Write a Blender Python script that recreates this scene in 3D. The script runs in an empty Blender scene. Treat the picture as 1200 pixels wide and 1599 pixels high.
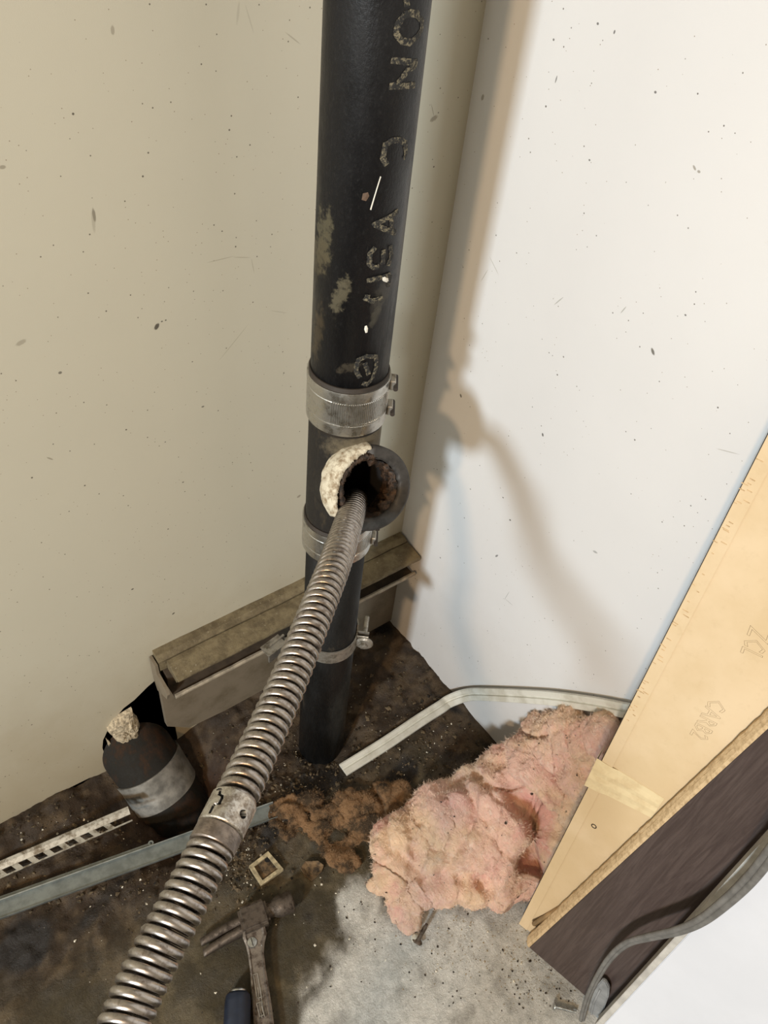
import bpy, bmesh, math, random
from mathutils import Vector, Matrix, noise
random.seed(7)
PI = math.pi
V = Vector
# ------------------------------------------------------------------ camera
F = 1250.0
CAMPOS = V((-0.618, -0.644, 1.159))
R0, R1, R2 = V((0.8018341, -0.5901625, 0.09365)), V((-0.3676883, -0.6108362, -0.7012022)), V((0.471028, 0.5278138, -0.7067851))
cd = bpy.data.cameras.new('camera'); cam = bpy.data.objects.new('camera', cd)
bpy.context.scene.collection.objects.link(cam)
cd.sensor_fit = 'VERTICAL'; cd.sensor_height = 36.0; cd.lens = F / 1599 * 36.0
cd.clip_start = 0.02
m = Matrix(((R0.x, -R1.x, -R2.x, 0), (R0.y, -R1.y, -R2.y, 0), (R0.z, -R1.z, -R2.z, 0), (0, 0, 0, 1)))
cam.matrix_world = Matrix.Translation(CAMPOS) @ m
bpy.context.scene.camera = cam
# ------------------------------------------------------------------ light
sc = bpy.context.scene
w = bpy.data.worlds.new('world'); sc.world = w; w.use_nodes = True
w.node_tree.nodes['Background'].inputs[0].default_value = (1.0, 0.84, 0.61, 1)
w.node_tree.nodes['Background'].inputs[1].default_value = 0.42
def area(name, loc, target, size, power, col, sy=None):
    l = bpy.data.lights.new(name, 'AREA'); l.energy = power; l.color = col
    l.shape = 'RECTANGLE'; l.size = size; l.size_y = sy or size
    o = bpy.data.objects.new(name, l); sc.collection.objects.link(o)
    o.location = loc; o.rotation_euler = (V(target) - V(loc)).to_track_quat('-Z', 'Y').to_euler()
    return o
area('window_daylight', (-3.0, -1.5, 1.6), (-0.15, -0.2, 0.4), 0.24, 80, (0.80, 0.92, 1.0), 0.28)
area('warm_room_lamp', (-2.2, -1.4, 1.9), (-0.1, -0.2, 0.5), 0.10, 24, (1.0, 0.66, 0.36))
sc.view_settings.view_transform = 'Standard'; sc.view_settings.look = 'None'
sc.view_settings.exposure = 0.20; sc.view_settings.gamma = 1.0
sc.view_settings.use_curve_mapping = False

# ------------------------------------------------------------------ geometry helpers
def ray(px, py):
    return R0 * ((px - 600) / F) + R1 * ((py - 799.5) / F) + R2
def on_z(px, py, z=0.0):
    r = ray(px, py); return CAMPOS + r * ((z - CAMPOS.z) / r.z)
def on_plane(px, py, o, n):
    r = ray(px, py); return CAMPOS + r * ((o - CAMPOS).dot(n) / r.dot(n))
def fbm(p, o=4, s=1.0):
    return noise.fractal(V(p) * s, 1.0, 2.0, o)
def sstep(a, b, x):
    t = max(0.0, min(1.0, (x - a) / (b - a))); return t * t * (3 - 2 * t)

def mobj(name, bm, mat, parent=None, smooth=False):
    me = bpy.data.meshes.new(name); bm.normal_update(); bm.to_mesh(me); bm.free()
    o = bpy.data.objects.new(name, me); sc.collection.objects.link(o)
    for mm in (mat if isinstance(mat, (list, tuple)) else [mat]): me.materials.append(mm)
    if smooth: me.shade_smooth()
    if parent is not None: o.parent = parent
    return o
def thing(name, label, cat, loc=(0, 0, 0), group=None):
    o = bpy.data.objects.new(name, None); sc.collection.objects.link(o)
    o.empty_display_size = 0.02; o.location = loc
    o['label'] = label; o['category'] = cat
    if group: o['group'] = group
    return o
def tag(o, label, cat, group=None):
    o['label'] = label; o['category'] = cat
    if group: o['group'] = group
    return o
def adopt(o, root):
    "parent keeping world coordinates"
    o.parent = root; o.matrix_parent_inverse = Matrix.Translation(-V(root.location))
    return o
def box(bm, c, ax, ay, az, mi=0):
    c, ax, ay, az = V(c), V(ax), V(ay), V(az)
    vs = [bm.verts.new(c + ax * i + ay * j + az * k) for i in (-1, 1) for j in (-1, 1) for k in (-1, 1)]
    for f in ((0, 1, 3, 2), (4, 6, 7, 5), (0, 4, 5, 1), (2, 3, 7, 6), (0, 2, 6, 4), (1, 5, 7, 3)):
        fc = bm.faces.new([vs[i] for i in f]); fc.material_index = mi
    return vs
def frame_of(t):
    t = t.normalized(); a = V((0, 0, 1)) if abs(t.z) < 0.9 else V((1, 0, 0))
    u = t.cross(a).normalized(); return u, u.cross(t).normalized()
def tube(bm, pts, r, n=10, cap=True, mi=0, ell=None):
    pts = [V(p) for p in pts]; rings = []
    t0 = (pts[1] - pts[0]); u, v = frame_of(t0)
    for i, p in enumerate(pts):
        t = (pts[min(i + 1, len(pts) - 1)] - pts[max(i - 1, 0)]).normalized()
        u = (u - t * u.dot(t)).normalized(); v = t.cross(u)
        rr = r(i / (len(pts) - 1)) if callable(r) else r
        e = ell or 1.0
        rings.append([bm.verts.new(p + u * (rr * math.cos(a)) + v * (rr * e * math.sin(a))) for a in [2 * PI * k / n for k in range(n)]])
    for a, b in zip(rings, rings[1:]):
        for k in range(n):
            f = bm.faces.new((a[k], a[(k + 1) % n], b[(k + 1) % n], b[k])); f.material_index = mi
    if cap:
        bm.faces.new(rings[0][::-1]).material_index = mi; bm.faces.new(rings[-1]).material_index = mi
def lathe(bm, prof, origin, axis=V((0, 0, 1)), n=48, mi=0, rfun=None, closed=False):
    axis = V(axis).normalized(); u, v = frame_of(axis) if abs(axis.z) < 0.999 else (V((1, 0, 0)), V((0, 1, 0)))
    o = V(origin); rings = []
    for (r, h) in prof:
        rings.append([bm.verts.new(o + axis * h + (u * math.cos(a) + v * math.sin(a)) * (r + (rfun(a, h) if rfun else 0))) for a in [2 * PI * k / n for k in range(n)]])
    pairs = list(zip(rings, rings[1:])) + ([(rings[-1], rings[0])] if closed else [])
    for a, b in pairs:
        for k in range(n):
            bm.faces.new((a[k], a[(k + 1) % n], b[(k + 1) % n], b[k])).material_index = mi
    return rings
def poly_prism(bm, poly, T, t0, t1, mi=0):
    "poly of (a,b) mapped by T(a,b,c), thick from c=t0 to c=t1"
    lo = [bm.verts.new(T(a, b, t0)) for a, b in poly]; hi = [bm.verts.new(T(a, b, t1)) for a, b in poly]
    bm.faces.new(hi).material_index = mi; bm.faces.new(lo[::-1]).material_index = mi
    n = len(poly)
    for i in range(n):
        bm.faces.new((lo[i], lo[(i + 1) % n], hi[(i + 1) % n], hi[i])).material_index = mi
def catmull(P, k=8):
    P = [V(p) for p in P]; Q = [P[0] * 2 - P[1]] + P + [P[-1] * 2 - P[-2]]; out = []
    for i in range(1, len(Q) - 2):
        a, b, c, d = Q[i - 1:i + 3]
        for j in range(k):
            t = j / k
            out.append(0.5 * ((2 * b) + (c - a) * t + (2 * a - 5 * b + 4 * c - d) * t * t + (3 * b - a - 3 * c + d) * t ** 3))
    out.append(P[-1]); return out
def recalc(bm): bmesh.ops.recalc_face_normals(bm, faces=bm.faces)
def bake(o):
    "apply modifiers without ops"
    dg = bpy.context.evaluated_depsgraph_get(); dg.update()
    me = bpy.data.meshes.new_from_object(o.evaluated_get(dg)); o.modifiers.clear(); o.data = me
    return o
def tmp(bm):
    me = bpy.data.meshes.new('tmp'); bm.to_mesh(me); bm.free()
    o = bpy.data.objects.new('tmp', me); sc.collection.objects.link(o); return o

# ------------------------------------------------------------------ materials
class NT:
    def __init__(s, name, rough=0.6, metal=0.0, col=(0.5, 0.5, 0.5)):
        s.m = bpy.data.materials.new(name); s.m.use_nodes = True; s.t = s.m.node_tree
        s.b = s.t.nodes['Principled BSDF']; s.b.inputs['Roughness'].default_value = rough
        s.b.inputs['Metallic'].default_value = metal; s.b.inputs['Base Color'].default_value = (*col, 1)
        s.tc = s.t.nodes.new('ShaderNodeTexCoord').outputs['Object']
    def L(s, a, b): s.t.links.new(a, b)
    def noise(s, scale, detail=6, rough=0.6, vec=None, dist=0.0):
        n = s.t.nodes.new('ShaderNodeTexNoise'); n.inputs['Scale'].default_value = scale
        n.inputs['Detail'].default_value = detail; n.inputs['Roughness'].default_value = rough; n.inputs['Distortion'].default_value = dist
        s.L(vec if vec is not None else s.tc, n.inputs['Vector']); return n.outputs['Fac']
    def voro(s, scale, vec=None, out='Distance'):
        n = s.t.nodes.new('ShaderNodeTexVoronoi'); n.inputs['Scale'].default_value = scale
        s.L(vec if vec is not None else s.tc, n.inputs['Vector']); return n.outputs[out]
    def ramp(s, fac, a, b, ca=0.0, cb=1.0):
        n = s.t.nodes.new('ShaderNodeMapRange'); n.interpolation_type = 'SMOOTHSTEP'
        s.L(fac, n.inputs[0])
        for i, x in enumerate((a, b, ca, cb)): n.inputs[i + 1].default_value = x
        return n.outputs[0]
    def math(s, op, a, b=None):
        n = s.t.nodes.new('ShaderNodeMath'); n.operation = op; n.use_clamp = False
        for i, x in enumerate((a, b)):
            if x is None: continue
            if isinstance(x, (int, float)): n.inputs[i].default_value = x
            else: s.L(x, n.inputs[i])
        return n.outputs[0]
    def mix(s, fac, a, b):
        n = s.t.nodes.new('ShaderNodeMix'); n.data_type = 'RGBA'
        for k, x in ((0, fac), (6, a), (7, b)):
            if isinstance(x, (int, float)): n.inputs[k].default_value = x
            elif isinstance(x, tuple): n.inputs[k].default_value = (*x, 1)
            else: s.L(x, n.inputs[k])
        return n.outputs[2]
    def col(s, c): s.L(c, s.b.inputs['Base Color']); return s
    def rough(s, c): s.L(c, s.b.inputs['Roughness']); return s
    def bump(s, h, st=0.3, d=0.001):
        n = s.t.nodes.new('ShaderNodeBump'); n.inputs['Strength'].default_value = st; n.inputs['Distance'].default_value = d
        s.L(h, n.inputs['Height']); s.L(n.outputs[0], s.b.inputs['Normal']); return s
    def mapping(s, scale=(1, 1, 1), rot=(0, 0, 0), loc=(0, 0, 0)):
        n = s.t.nodes.new('ShaderNodeMapping'); n.vector_type = 'POINT'
        n.inputs['Location'].default_value = loc; n.inputs['Rotation'].default_value = rot; n.inputs['Scale'].default_value = scale
        s.L(s.tc, n.inputs['Vector']); return n.outputs[0]
    def attr(s, name):
        n = s.t.nodes.new('ShaderNodeAttribute'); n.attribute_name = name; return n.outputs['Color']
    def sepz(s, i=2):
        n = s.t.nodes.new('ShaderNodeSeparateXYZ'); s.L(s.tc, n.inputs[0]); return n.outputs[i]
    def dot(s, c, ax, ay, ang_plane, rx, ry, soft=0.35, wob=0.0, ws=400):
        "elliptical mark: centre c, in-plane axes as vectors"
        n = s.t.nodes.new('ShaderNodeVectorMath'); n.operation = 'SUBTRACT'; s.L(s.tc, n.inputs[0]); n.inputs[1].default_value = c
        def d(v, r):
            k = s.t.nodes.new('ShaderNodeVectorMath'); k.operation = 'DOT_PRODUCT'; s.L(n.outputs[0], k.inputs[0]); k.inputs[1].default_value = V(v) / r
            return k.outputs['Value']
        ca, sa = math.cos(ang_plane), math.sin(ang_plane)
        u = V(ax) * ca + V(ay) * sa; v = V(ay) * ca - V(ax) * sa
        a, b = d(u, rx), d(v, ry)
        q = s.math('ADD', s.math('MULTIPLY', a, a), s.math('MULTIPLY', b, b))
        if wob: q = s.math('ADD', q, s.math('MULTIPLY', s.math('SUBTRACT', s.noise(ws, 5, .7), 0.5), wob))
        return s.ramp(q, 1.0 + soft, 1.0 - soft)

def plain(name, col, rough=0.6, metal=0.0, var=0.15, scale=60, bump=0.15, bd=0.0006):
    n = NT(name, rough, metal, col)
    f = n.noise(scale)
    c2 = tuple(max(0, x * (1 - 2.2 * var)) for x in col); c1 = tuple(min(1, x * (1 + var)) for x in col)
    n.col(n.mix(n.ramp(f, 0.3, 0.7), c2, c1)).bump(f, bump, bd)
    return n.m

def wall_mat(name, marks, ax, ay, base, grime_shade_amt):
    n = NT(name, 0.42)
    big = n.noise(3.0, 4); fine = n.noise(900, 3)
    c = n.mix(n.ramp(big, 0.3, 0.7), base, tuple(x * 0.965 for x in base))
    # light brown grime low down, ragged; also paints in shade on the lower wall
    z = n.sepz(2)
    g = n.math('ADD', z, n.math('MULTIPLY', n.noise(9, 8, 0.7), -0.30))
    c = n.mix(n.ramp(g, 0.20, -0.17, 0.0, grime_shade_amt), c, (0.30, 0.23, 0.13))
    sm = n.ramp(n.noise(38, 8, 0.75), 0.64, 0.80, 0, 0.25)
    c = n.mix(sm, c, (0.42, 0.38, 0.28))
    # fly specks: two voronoi scales, culled by noise
    for sc_, r_, cull, colr in ((95, 0.085, 0.53, (0.06, 0.045, 0.03)), (42, 0.050, 0.55, (0.05, 0.035, 0.025)), (170, 0.10, 0.60, (0.2, 0.15, 0.1))):
        vn = n.t.nodes.new('ShaderNodeTexVoronoi'); vn.inputs['Scale'].default_value = sc_; n.L(n.tc, vn.inputs['Vector'])
        bw = n.t.nodes.new('ShaderNodeRGBToBW'); n.L(vn.outputs['Color'], bw.inputs[0])
        k = n.math('MULTIPLY', n.ramp(vn.outputs['Distance'], r_, r_ * 0.6), n.ramp(n.math('ADD', n.math('MULTIPLY', bw.outputs[0], 0.5), n.math('MULTIPLY', n.noise(5.5, 2), 0.5)), cull + .015, cull + 0.03))
        c = n.mix(n.math('MULTIPLY', k, 0.85), c, colr)
    # scratches
    for (cx, ang, rx, ry, colr, wob, st) in marks:
        c = n.mix(n.math('MULTIPLY', n.dot(cx, ax, ay, ang, rx * .78, ry * .72, 0.5, wob), st * .85), c, colr)
    n.col(c); n.bump(n.math('ADD', n.noise(24, 3), n.math('MULTIPLY', fine, 0.25)), 0.12, 0.002)
    return n.m

DK = (0.03, 0.022, 0.016); GY = (0.22, 0.19, 0.14)
def WL(px, py): return tuple(on_plane(px, py, V((0, 0, 0)), V((0, 1, 0))))
def WR(px, py): return tuple(on_plane(px, py, V((0, 0, 0)), V((1, 0, 0))))
left_marks = [(WL(245, 510), 1.0, .0045, .003, DK, 1.2, 1), (WL(253, 502), 0, .0013, .001, DK, 0, 1), (WL(259, 500), 0, .0012, .001, DK, 0, 1),
    (WL(147, 336), 1.57, .0075, .0018, (.12, .10, .07), 1.2, .8), (WL(146, 346), 1.5, .012, .002, GY, 1.5, .4),
    (WL(176, 47), 1.5, .004, .002, GY, 1, .7), (WL(4, 261), 0, .003, .002, GY, 1, .8), (WL(33, 535), .3, .006, .003, GY, 1.5, .6),
    (WL(372, 20), 1.4, .010, .0015, GY, 2, .3), (WL(390, 30), 1.9, .014, .0008, GY, 2, .3), (WL(458, 60), -.6, .011, .0008, GY, 1, .55),
    (WL(345, 405), .0, .018, .0006, (.3, .27, .2), .6, .8), (WL(378, 402), -.25, .012, .0006, (.3, .27, .2), .6, .8), (WL(395, 415), -1.4, .010, .0006, (.3, .27, .2), .6, .7),
    (WL(365, 535), .75, .030, .0006, (.3, .27, .2), .6, .7), (WL(436, 487), -.4, .014, .0006, (.3, .27, .2), .6, .6),
    (WL(94, 582), 0, .0022, .002, DK, 0, .8), (WL(271, 958), .5, .0028, .0018, DK, 1, 1), (WL(207, 920), 0, .0022, .0016, DK, 0, 1),
    (WL(78, 716), -.8, .005, .0012, GY, 1, .8), (WL(467, 775), .4, .004, .003, GY, 2, .8), (WL(678, 185), .4, .006, .0035, GY, 2.5, .9), (WL(676, 172), 2.0, .008, .0006, GY, 1, .8),
    (WL(317, 635), 0, .0022, .0015, DK, 0, .8), (WL(286, 753), 0, .0016, .0014, DK, 0, .8)]
right_marks = [(WR(720, 618), 2.2, .0032, .0022, DK, 1, 1), (WR(1020, 549), 2.4, .0046, .0022, (.1, .09, .07), .8, 1), (WR(848, 679), 2.0, .0028, .0018, DK, 1, 1),
    (WR(776, 868), 1.1, .0050, .0018, (.12, .12, .12), 1, .9), (WR(797, 812), .5, .0020, .0016, DK, 0, 1), (WR(688, 871), 0, .0017, .0015, DK, 0, 1), (WR(786, 777), 0, .0016, .0013, DK, 0, 1),
    (WR(865, 62), 0, .0014, .0014, DK, 0, .9), (WR(869, 124), 1.5, .004, .0010, DK, 1, .8), (WR(752, 28), 1.2, .006, .001, GY, 1, .9), (WR(754, 152), 1.3, .004, .0025, GY, 2, .8),
    (WR(934, 37), 0, .0016, .0014, DK, 0, .9), (WR(960, 50), 1.5, .0020, .0012, DK, 0, .9), (WR(1024, 144), 0, .0016, .0014, DK, 0, .9), (WR(921, 250), 0, .0014, .0012, DK, 0, .9),
    (WR(1085, 262), -.6, .0030, .0014, GY, 1, .8), (WR(1092, 268), 0, .002, .0015, GY, 1, .8), (WR(873, 470), 1.0, .010, .0008, (.3, .3, .27), 1, .8), (WR(974, 484), 1.2, .006, .0008, (.3, .3, .27), 1, .8),
    (WR(772, 415), -.6, .014, .0006, (.35, .33, .28), 1, .8), (WR(757, 430), 1.2, .012, .0006, (.35, .33, .28), 1, .8), (WR(930, 862), .3, .004, .002, (.2, .2, .2), 2, .7),
    (WR(792, 930), 1.4, .014, .0006, (.3, .3, .3), 1, .8), (WR(795, 940), .1, .010, .0006, (.3, .3, .3), 1, .8), (WR(1071, 492), 0, .0014, .0012, DK, 0, .9), (WR(1137, 705), .4, .014, .0007, (.35, .33, .3), 1, .7)]
M_wall_l = wall_mat('painted_wall_left', left_marks, (1, 0, 0), (0, 0, 1), (0.50, 0.470, 0.375), .62)  # same paint as the right wall, its dimmer light put into the colour
M_wall_r = wall_mat('painted_wall_right', right_marks, (0, -1, 0), (0, 0, 1), (0.71, 0.71, 0.715), .25)
M_plaster = plain('crumbled_plaster', (0.50, 0.41, 0.28), 0.95, 0, 0.25, 220, 0.9, 0.004)

# floor: concrete with dirt and some shade painted by vertex attribute + fine noise
n = NT('dirty_concrete', 0.85)
base = n.attr('dirt_shade_color')
f1 = n.noise(70, 9, 0.75); f2 = n.noise(330, 5, 0.7); f3 = n.noise(20, 6, 0.65)
c = n.mix(n.ramp(f1, 0.35, 0.68, 0.0, 1.0), base, (0, 0, 0))
c = n.mix(0.34, base, c)
hs = n.t.nodes.new('ShaderNodeHueSaturation'); n.L(base, hs.inputs['Color']); hs.inputs['Value'].default_value = 1.7; hs.inputs['Saturation'].default_value = .8
c = n.mix(n.ramp(f2, 0.55, 0.75, 0, 0.6), c, hs.outputs[0])
c = n.mix(n.ramp(f3, 0.60, 0.72, 0, 0.30), c, hs.outputs[0])
vn = n.t.nodes.new('ShaderNodeTexVoronoi'); vn.inputs['Scale'].default_value = 75; n.L(n.tc, vn.inputs['Vector'])
k = n.math('MULTIPLY', n.ramp(vn.outputs['Distance'], 0.13, 0.07), n.ramp(n.noise(11, 3), 0.48, 0.56))
c = n.mix(k, c, (0.025, 0.018, 0.012))
n.col(c); n.bump(n.math('ADD', f1, n.math('MULTIPLY', f2, 0.6)), 0.7, 0.004)
n.L(n.ramp(f3, 0.4, 0.6, 0.55, 0.95), n.b.inputs['Roughness'])
M_floor = n.m

PX, PY, PR = -0.2315, -0.134, 0.0375
def cyl_pt(px, py, off=0.0):
    r = ray(px, py); o = V((CAMPOS.x - PX, CAMPOS.y - PY)); d = V((r.x, r.y)); R_ = PR + off
    a = d.dot(d); b = o.dot(d); c_ = o.dot(o) - R_ * R_; t = (-b - math.sqrt(max(0, b * b - a * c_))) / a
    p = CAMPOS + r * t; return math.atan2(p.y - PY, p.x - PX), p.z
def on_pipe(px, py):
    a, z = cyl_pt(px, py); return (PX + PR * math.cos(a), PY + PR * math.sin(a), z)
# black cast pipe
def pipe_mat(name, dirt, base=(0.012, 0.012, 0.013), tint=(0.085, 0.065, 0.04), rough=0.38, marks=()):
    n = NT(name, rough)
    a = n.noise(26, 7, 0.7, n.mapping((1, 1, 0.35)))
    b = n.noise(420, 4, 0.7, n.mapping((1, 1, 0.6)))
    c = n.mix(n.ramp(b, 0.5, 0.8, 0, 0.5), base, (0.028, 0.028, 0.028))
    c = n.mix(n.ramp(a, dirt, dirt + 0.16, 0, 0.85), c, tint)
    c = n.mix(n.ramp(n.noise(60, 8, 0.8), 0.68, 0.76, 0, 0.6), c, (0.16, 0.14, 0.09))
    for (cx, ang, rx, ry, colr, wob, st) in marks:
        c = n.mix(n.math('MULTIPLY', n.dot(cx, (.7986, -.6018, 0), (0, 0, 1), ang, rx, ry, .95, wob * 2.6, 130), st), c, colr)
    n.b.inputs['Specular IOR Level'].default_value = .32
    n.col(c).rough(n.ramp(a, 0.35, 0.65, rough, rough + 0.3)).bump(b, 0.35, 0.0012); return n.m
M_pipe_up = pipe_mat('black_pipe_coating', 0.62, (0.006, 0.006, 0.007), rough=.34, marks=[(on_pipe(506, 375), 1.5, .024, .0060, (.13, .115, .07), 3, .65), (on_pipe(500, 400), 1.4, .020, .006, (.10, .08, .045), 3, .5), (on_pipe(531, 465), 1.3, .016, .0055, (.17, .15, .10), 3.5, .65), (on_pipe(496, 520), 1.5, .026, .004, (.09, .065, .035), 3, .6), (on_pipe(545, 575), .4, .010, .004, (.12, .10, .07), 3, .5), (on_pipe(588, 490), 1.3, .012, .003, (.12, .11, .08), 2, .5), (on_pipe(600, 455), 1.2, .016, .006, (.10, .09, .07), 3, .4)])
M_pipe_low = pipe_mat('black_pipe_lower', 0.60, (0.005, 0.005, 0.005), rough=.33)
M_tee = pipe_mat('grimy_cast_iron', 0.50, (0.014, 0.012, 0.010), (0.060, 0.045, 0.025), 0.55, [((-.235, -.185, .637), 0, .040, .020, (.17, .14, .09), 1.2, .7), ((-.262, -.175, .600), 0, .012, .030, (.12, .10, .06), 1.2, .5)])
M_rim = plain('cut_iron_rim', (0.05, 0.046, 0.042), 0.6, 0.2, 0.2, 120, 0.2)
M_bore = plain('dark_bore', (0.006, 0.004, 0.003), 0.9)
M_crud = plain('rusty_scale', (0.055, 0.03, 0.016), 0.55, 0, 0.45, 160, 0.9, 0.004)
M_oldpipe = pipe_mat('old_brown_pipe', 0.50, (0.013, 0.011, 0.008), (0.045, 0.022, 0.011), 0.7)
n = NT('white_cement_paint', 0.85); a = n.noise(120, 7, .7)
n.col(n.mix(n.ramp(a, .42, .66), (0.66, 0.61, 0.48), (0.28, 0.21, 0.13))).bump(a, .8, .002); M_cement = n.m
n = NT('worn_print', 0.8); a = n.noise(330, 5, .8)
n.col(n.mix(n.ramp(a, .48, .62), (0.014, 0.014, 0.014), (0.20, 0.175, 0.115))); M_print = n.m
n = NT('brushed_steel', 0.28, 1.0); a = n.noise(40, 6, .6, n.mapping((1, 1, 8))); b = n.noise(90, 7, .7)
n.col(n.mix(n.ramp(b, .5, .75), (0.55, 0.54, 0.51), (0.22, 0.19, 0.15))).rough(n.ramp(b, .3, .7, .22, .5)).bump(a, .1, .0005); M_steel = n.m
n = NT('dull_steel', 0.5, 0.85); b = n.noise(70, 7, .7)
n.col(n.mix(n.ramp(b, .42, .7), (0.42, 0.40, 0.36), (0.13, 0.11, 0.08))).rough(n.ramp(b, .3, .7, .38, .7)).bump(b, .15, .001); M_dull = n.m
n = NT('cable_steel', 0.34, 1.0); b = n.noise(160, 6, .7); g = n.noise(14, 3)
n.col(n.mix(n.ramp(b, .45, .72), (0.40, 0.37, 0.345), (0.15, 0.12, 0.10))).rough(n.ramp(b, .3, .75, .24, .46)).bump(b, .12, .0005); M_cable = n.m
n = NT('coupling_steel', 0.38, 1.0); b = n.noise(150, 7, .75)
n.col(n.mix(n.ramp(b, .40, .62), (0.62, 0.60, 0.56), (0.27, 0.23, 0.19))).rough(n.ramp(b, .3, .75, .3, .55)).bump(b, .4, .0008); M_coupA = n.m
M_coupB = plain('coupling_dark_steel', (0.26, 0.22, 0.19), 0.45, 0.9, .2, 150, .3)
M_black = plain('dark_hole', (0.004, 0.003, 0.003), 0.9)
M_rubber = plain('black_rubber', (0.03, 0.022, 0.016), 0.7)
n = NT('galvanised', 0.42, 0.75); b = n.noise(60, 5); n.col(n.mix(n.ramp(b, .35, .7), (0.30, 0.33, 0.325), (0.20, 0.22, 0.215))).bump(b, .05, .0005); M_galv = n.m
n = NT('galvanised_dusty', 0.5, 0.5); b = n.noise(90, 7, .7); n.col(n.mix(n.ramp(b, .42, .66), (0.50, 0.48, 0.42), (0.16, 0.13, 0.09))).bump(b, .1, .0008); M_bead = n.m
n = NT('white_vinyl', 0.45); b = n.noise(130, 7, .8); b2 = n.noise(30, 5)
c = n.mix(n.ramp(b2, .4, .7, 0, .55), (0.66, 0.65, 0.58), (0.36, 0.33, 0.25)); c = n.mix(n.ramp(b, .64, .70), c, (0.05, 0.035, 0.02))
n.col(c); M_vinyl = n.m
n = NT('grimy_ledge_top', 0.75); b = n.noise(45, 8, .75); b2 = n.noise(200, 6, .7)
c = n.mix(n.ramp(b, .35, .65), (0.20, 0.16, 0.09), (0.10, 0.075, 0.04)); c = n.mix(n.ramp(b2, .62, .72), c, (0.42, 0.38, 0.28))
n.col(c).bump(b2, .5, .002); M_ledge = n.m
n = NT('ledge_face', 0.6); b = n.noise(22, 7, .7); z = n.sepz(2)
c = n.mix(n.ramp(b, .4, .75), (0.19, 0.155, 0.11), (0.12, 0.095, 0.06)); c = n.mix(n.ramp(n.noise(90, 6, .8), .66, .72), c, (0.06, 0.035, 0.02))  # dark tones put the overhang's shade into the face colour
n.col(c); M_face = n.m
# pink insulation
n = NT('pink_glass_wool', 0.95)
a = n.noise(9, 8, .65); b = n.noise(70, 9, .8, dist=.6); g = n.noise(160, 4); fi = n.noise(260, 6, .7, n.mapping((1, .25, 1), (0.3, .4, .5)))
c = n.mix(n.ramp(a, .40, .60), (0.95, 0.60, 0.48), (0.93, 0.65, 0.43))
c = n.mix(n.ramp(n.noise(12, 5, .6, n.mapping((1, 1, 1), (0, 0, 0), (4, 2, 1))), .52, .66, 0, .75), c, (0.86, 0.42, 0.36))
c = n.mix(n.ramp(b, .50, .74, 0, .7), c, (0.97, 0.84, 0.72))
c = n.mix(n.ramp(n.noise(22, 6), .60, .75, 0, .6), c, (0.62, 0.37, 0.19))
c = n.mix(n.ramp(n.voro(30), .10, .05), c, n.mix(n.ramp(n.noise(15, 2), .50, .56), c, (0.05, 0.03, 0.02)))
n.col(c).bump(n.math('ADD', b, n.math('MULTIPLY', fi, .5)), 1.0, .007)
n.b.inputs['Subsurface Weight'].default_value = 0.08; n.b.inputs['Subsurface Radius'].default_value = (0.012, .006, .004); n.b.inputs['Subsurface Scale'].default_value = 0.5
M_wool = n.m
M_fibre = plain('wool_fibre', (0.96, 0.71, 0.55), 0.9, 0, .1)
n = NT('dirty_wool', 0.95); a = n.noise(28, 8, .7); b = n.noise(150, 7, .7)
c = n.mix(n.ramp(a, .44, .60), (0.25, 0.14, 0.065), (0.045, 0.027, 0.012)); c = n.mix(n.ramp(b, .6, .75, 0, .5), c, (0.42, 0.28, 0.16))
n.col(c).bump(b, 1, .005); M_wool_dirty = n.m
M_fibre_d = plain('dirty_fibre', (0.25, 0.155, 0.08), 0.9, 0, .2)
# boards
n = NT('fibreboard_back', 0.7); a = n.noise(7, 5); b = n.noise(90, 7, .7); g = n.noise(420, 3)
c = n.mix(n.ramp(a, .35, .68), (0.58, 0.44, 0.26), (0.66, 0.52, 0.34)); c = n.mix(n.ramp(b, .5, .75, 0, .3), c, (0.50, 0.37, 0.21))
n.col(c).bump(g, .1, .0004); M_mdf = n.m
n = NT('raw_mdf_edge', 0.85); g = n.noise(240, 4, .7, n.mapping((1, 1, .2))); h = n.noise(150, 5, .7)
n.col(n.mix(n.ramp(h, .4, .7), (0.62, 0.46, 0.27), (0.40, 0.28, 0.15))).bump(h, .6, .002); M_mdf_edge = n.m
n = NT('dark_walnut_laminate', 0.42); g = n.noise(34, 8, .7, n.mapping((1, 6, .35), (0, 0.1, 0.2)), 1.2)
n.col(n.mix(n.ramp(g, .35, .7), (0.052, 0.036, 0.032), (0.085, 0.062, 0.055))).bump(g, .08, .0005); M_dark = n.m
M_seal = plain('dark_board_edge', (0.025, 0.018, 0.014), .5)
M_white = plain('white_melamine', (0.66, 0.68, 0.73), 0.35, 0, .02, 8, .02)
M_band = plain('grey_edge_band', (0.50, 0.48, 0.44), 0.5, 0, .1, 60, .1)
n = NT('masking_tape', 0.55); g = n.noise(60, 5); n.col(n.mix(n.ramp(g, .4, .7), (0.68, 0.56, 0.34), (0.58, 0.45, 0.26))).bump(g, .3, .001); M_tape = n.m
M_ink = plain('stamp_ink', (0.30, 0.22, 0.13), .8)
M_brass = plain('brown_dowel', (0.42, 0.28, 0.14), .4, .3)
M_cord = plain('grey_cord', (0.155, 0.15, 0.14), 0.55, 0, .12, 90, .1)
M_plug = plain('grey_plastic', (0.24, 0.245, 0.245), 0.5, 0, .12, 60, .1)
n = NT('hammer_steel', 0.42, 0.85); b = n.noise(110, 7, .7); n.col(n.mix(n.ramp(b, .42, .7), (0.24, 0.21, 0.18), (0.06, 0.04, 0.028))).rough(n.ramp(b, .3, .7, .33, .7)).bump(b, .4, .0015); M_ham = n.m
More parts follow.
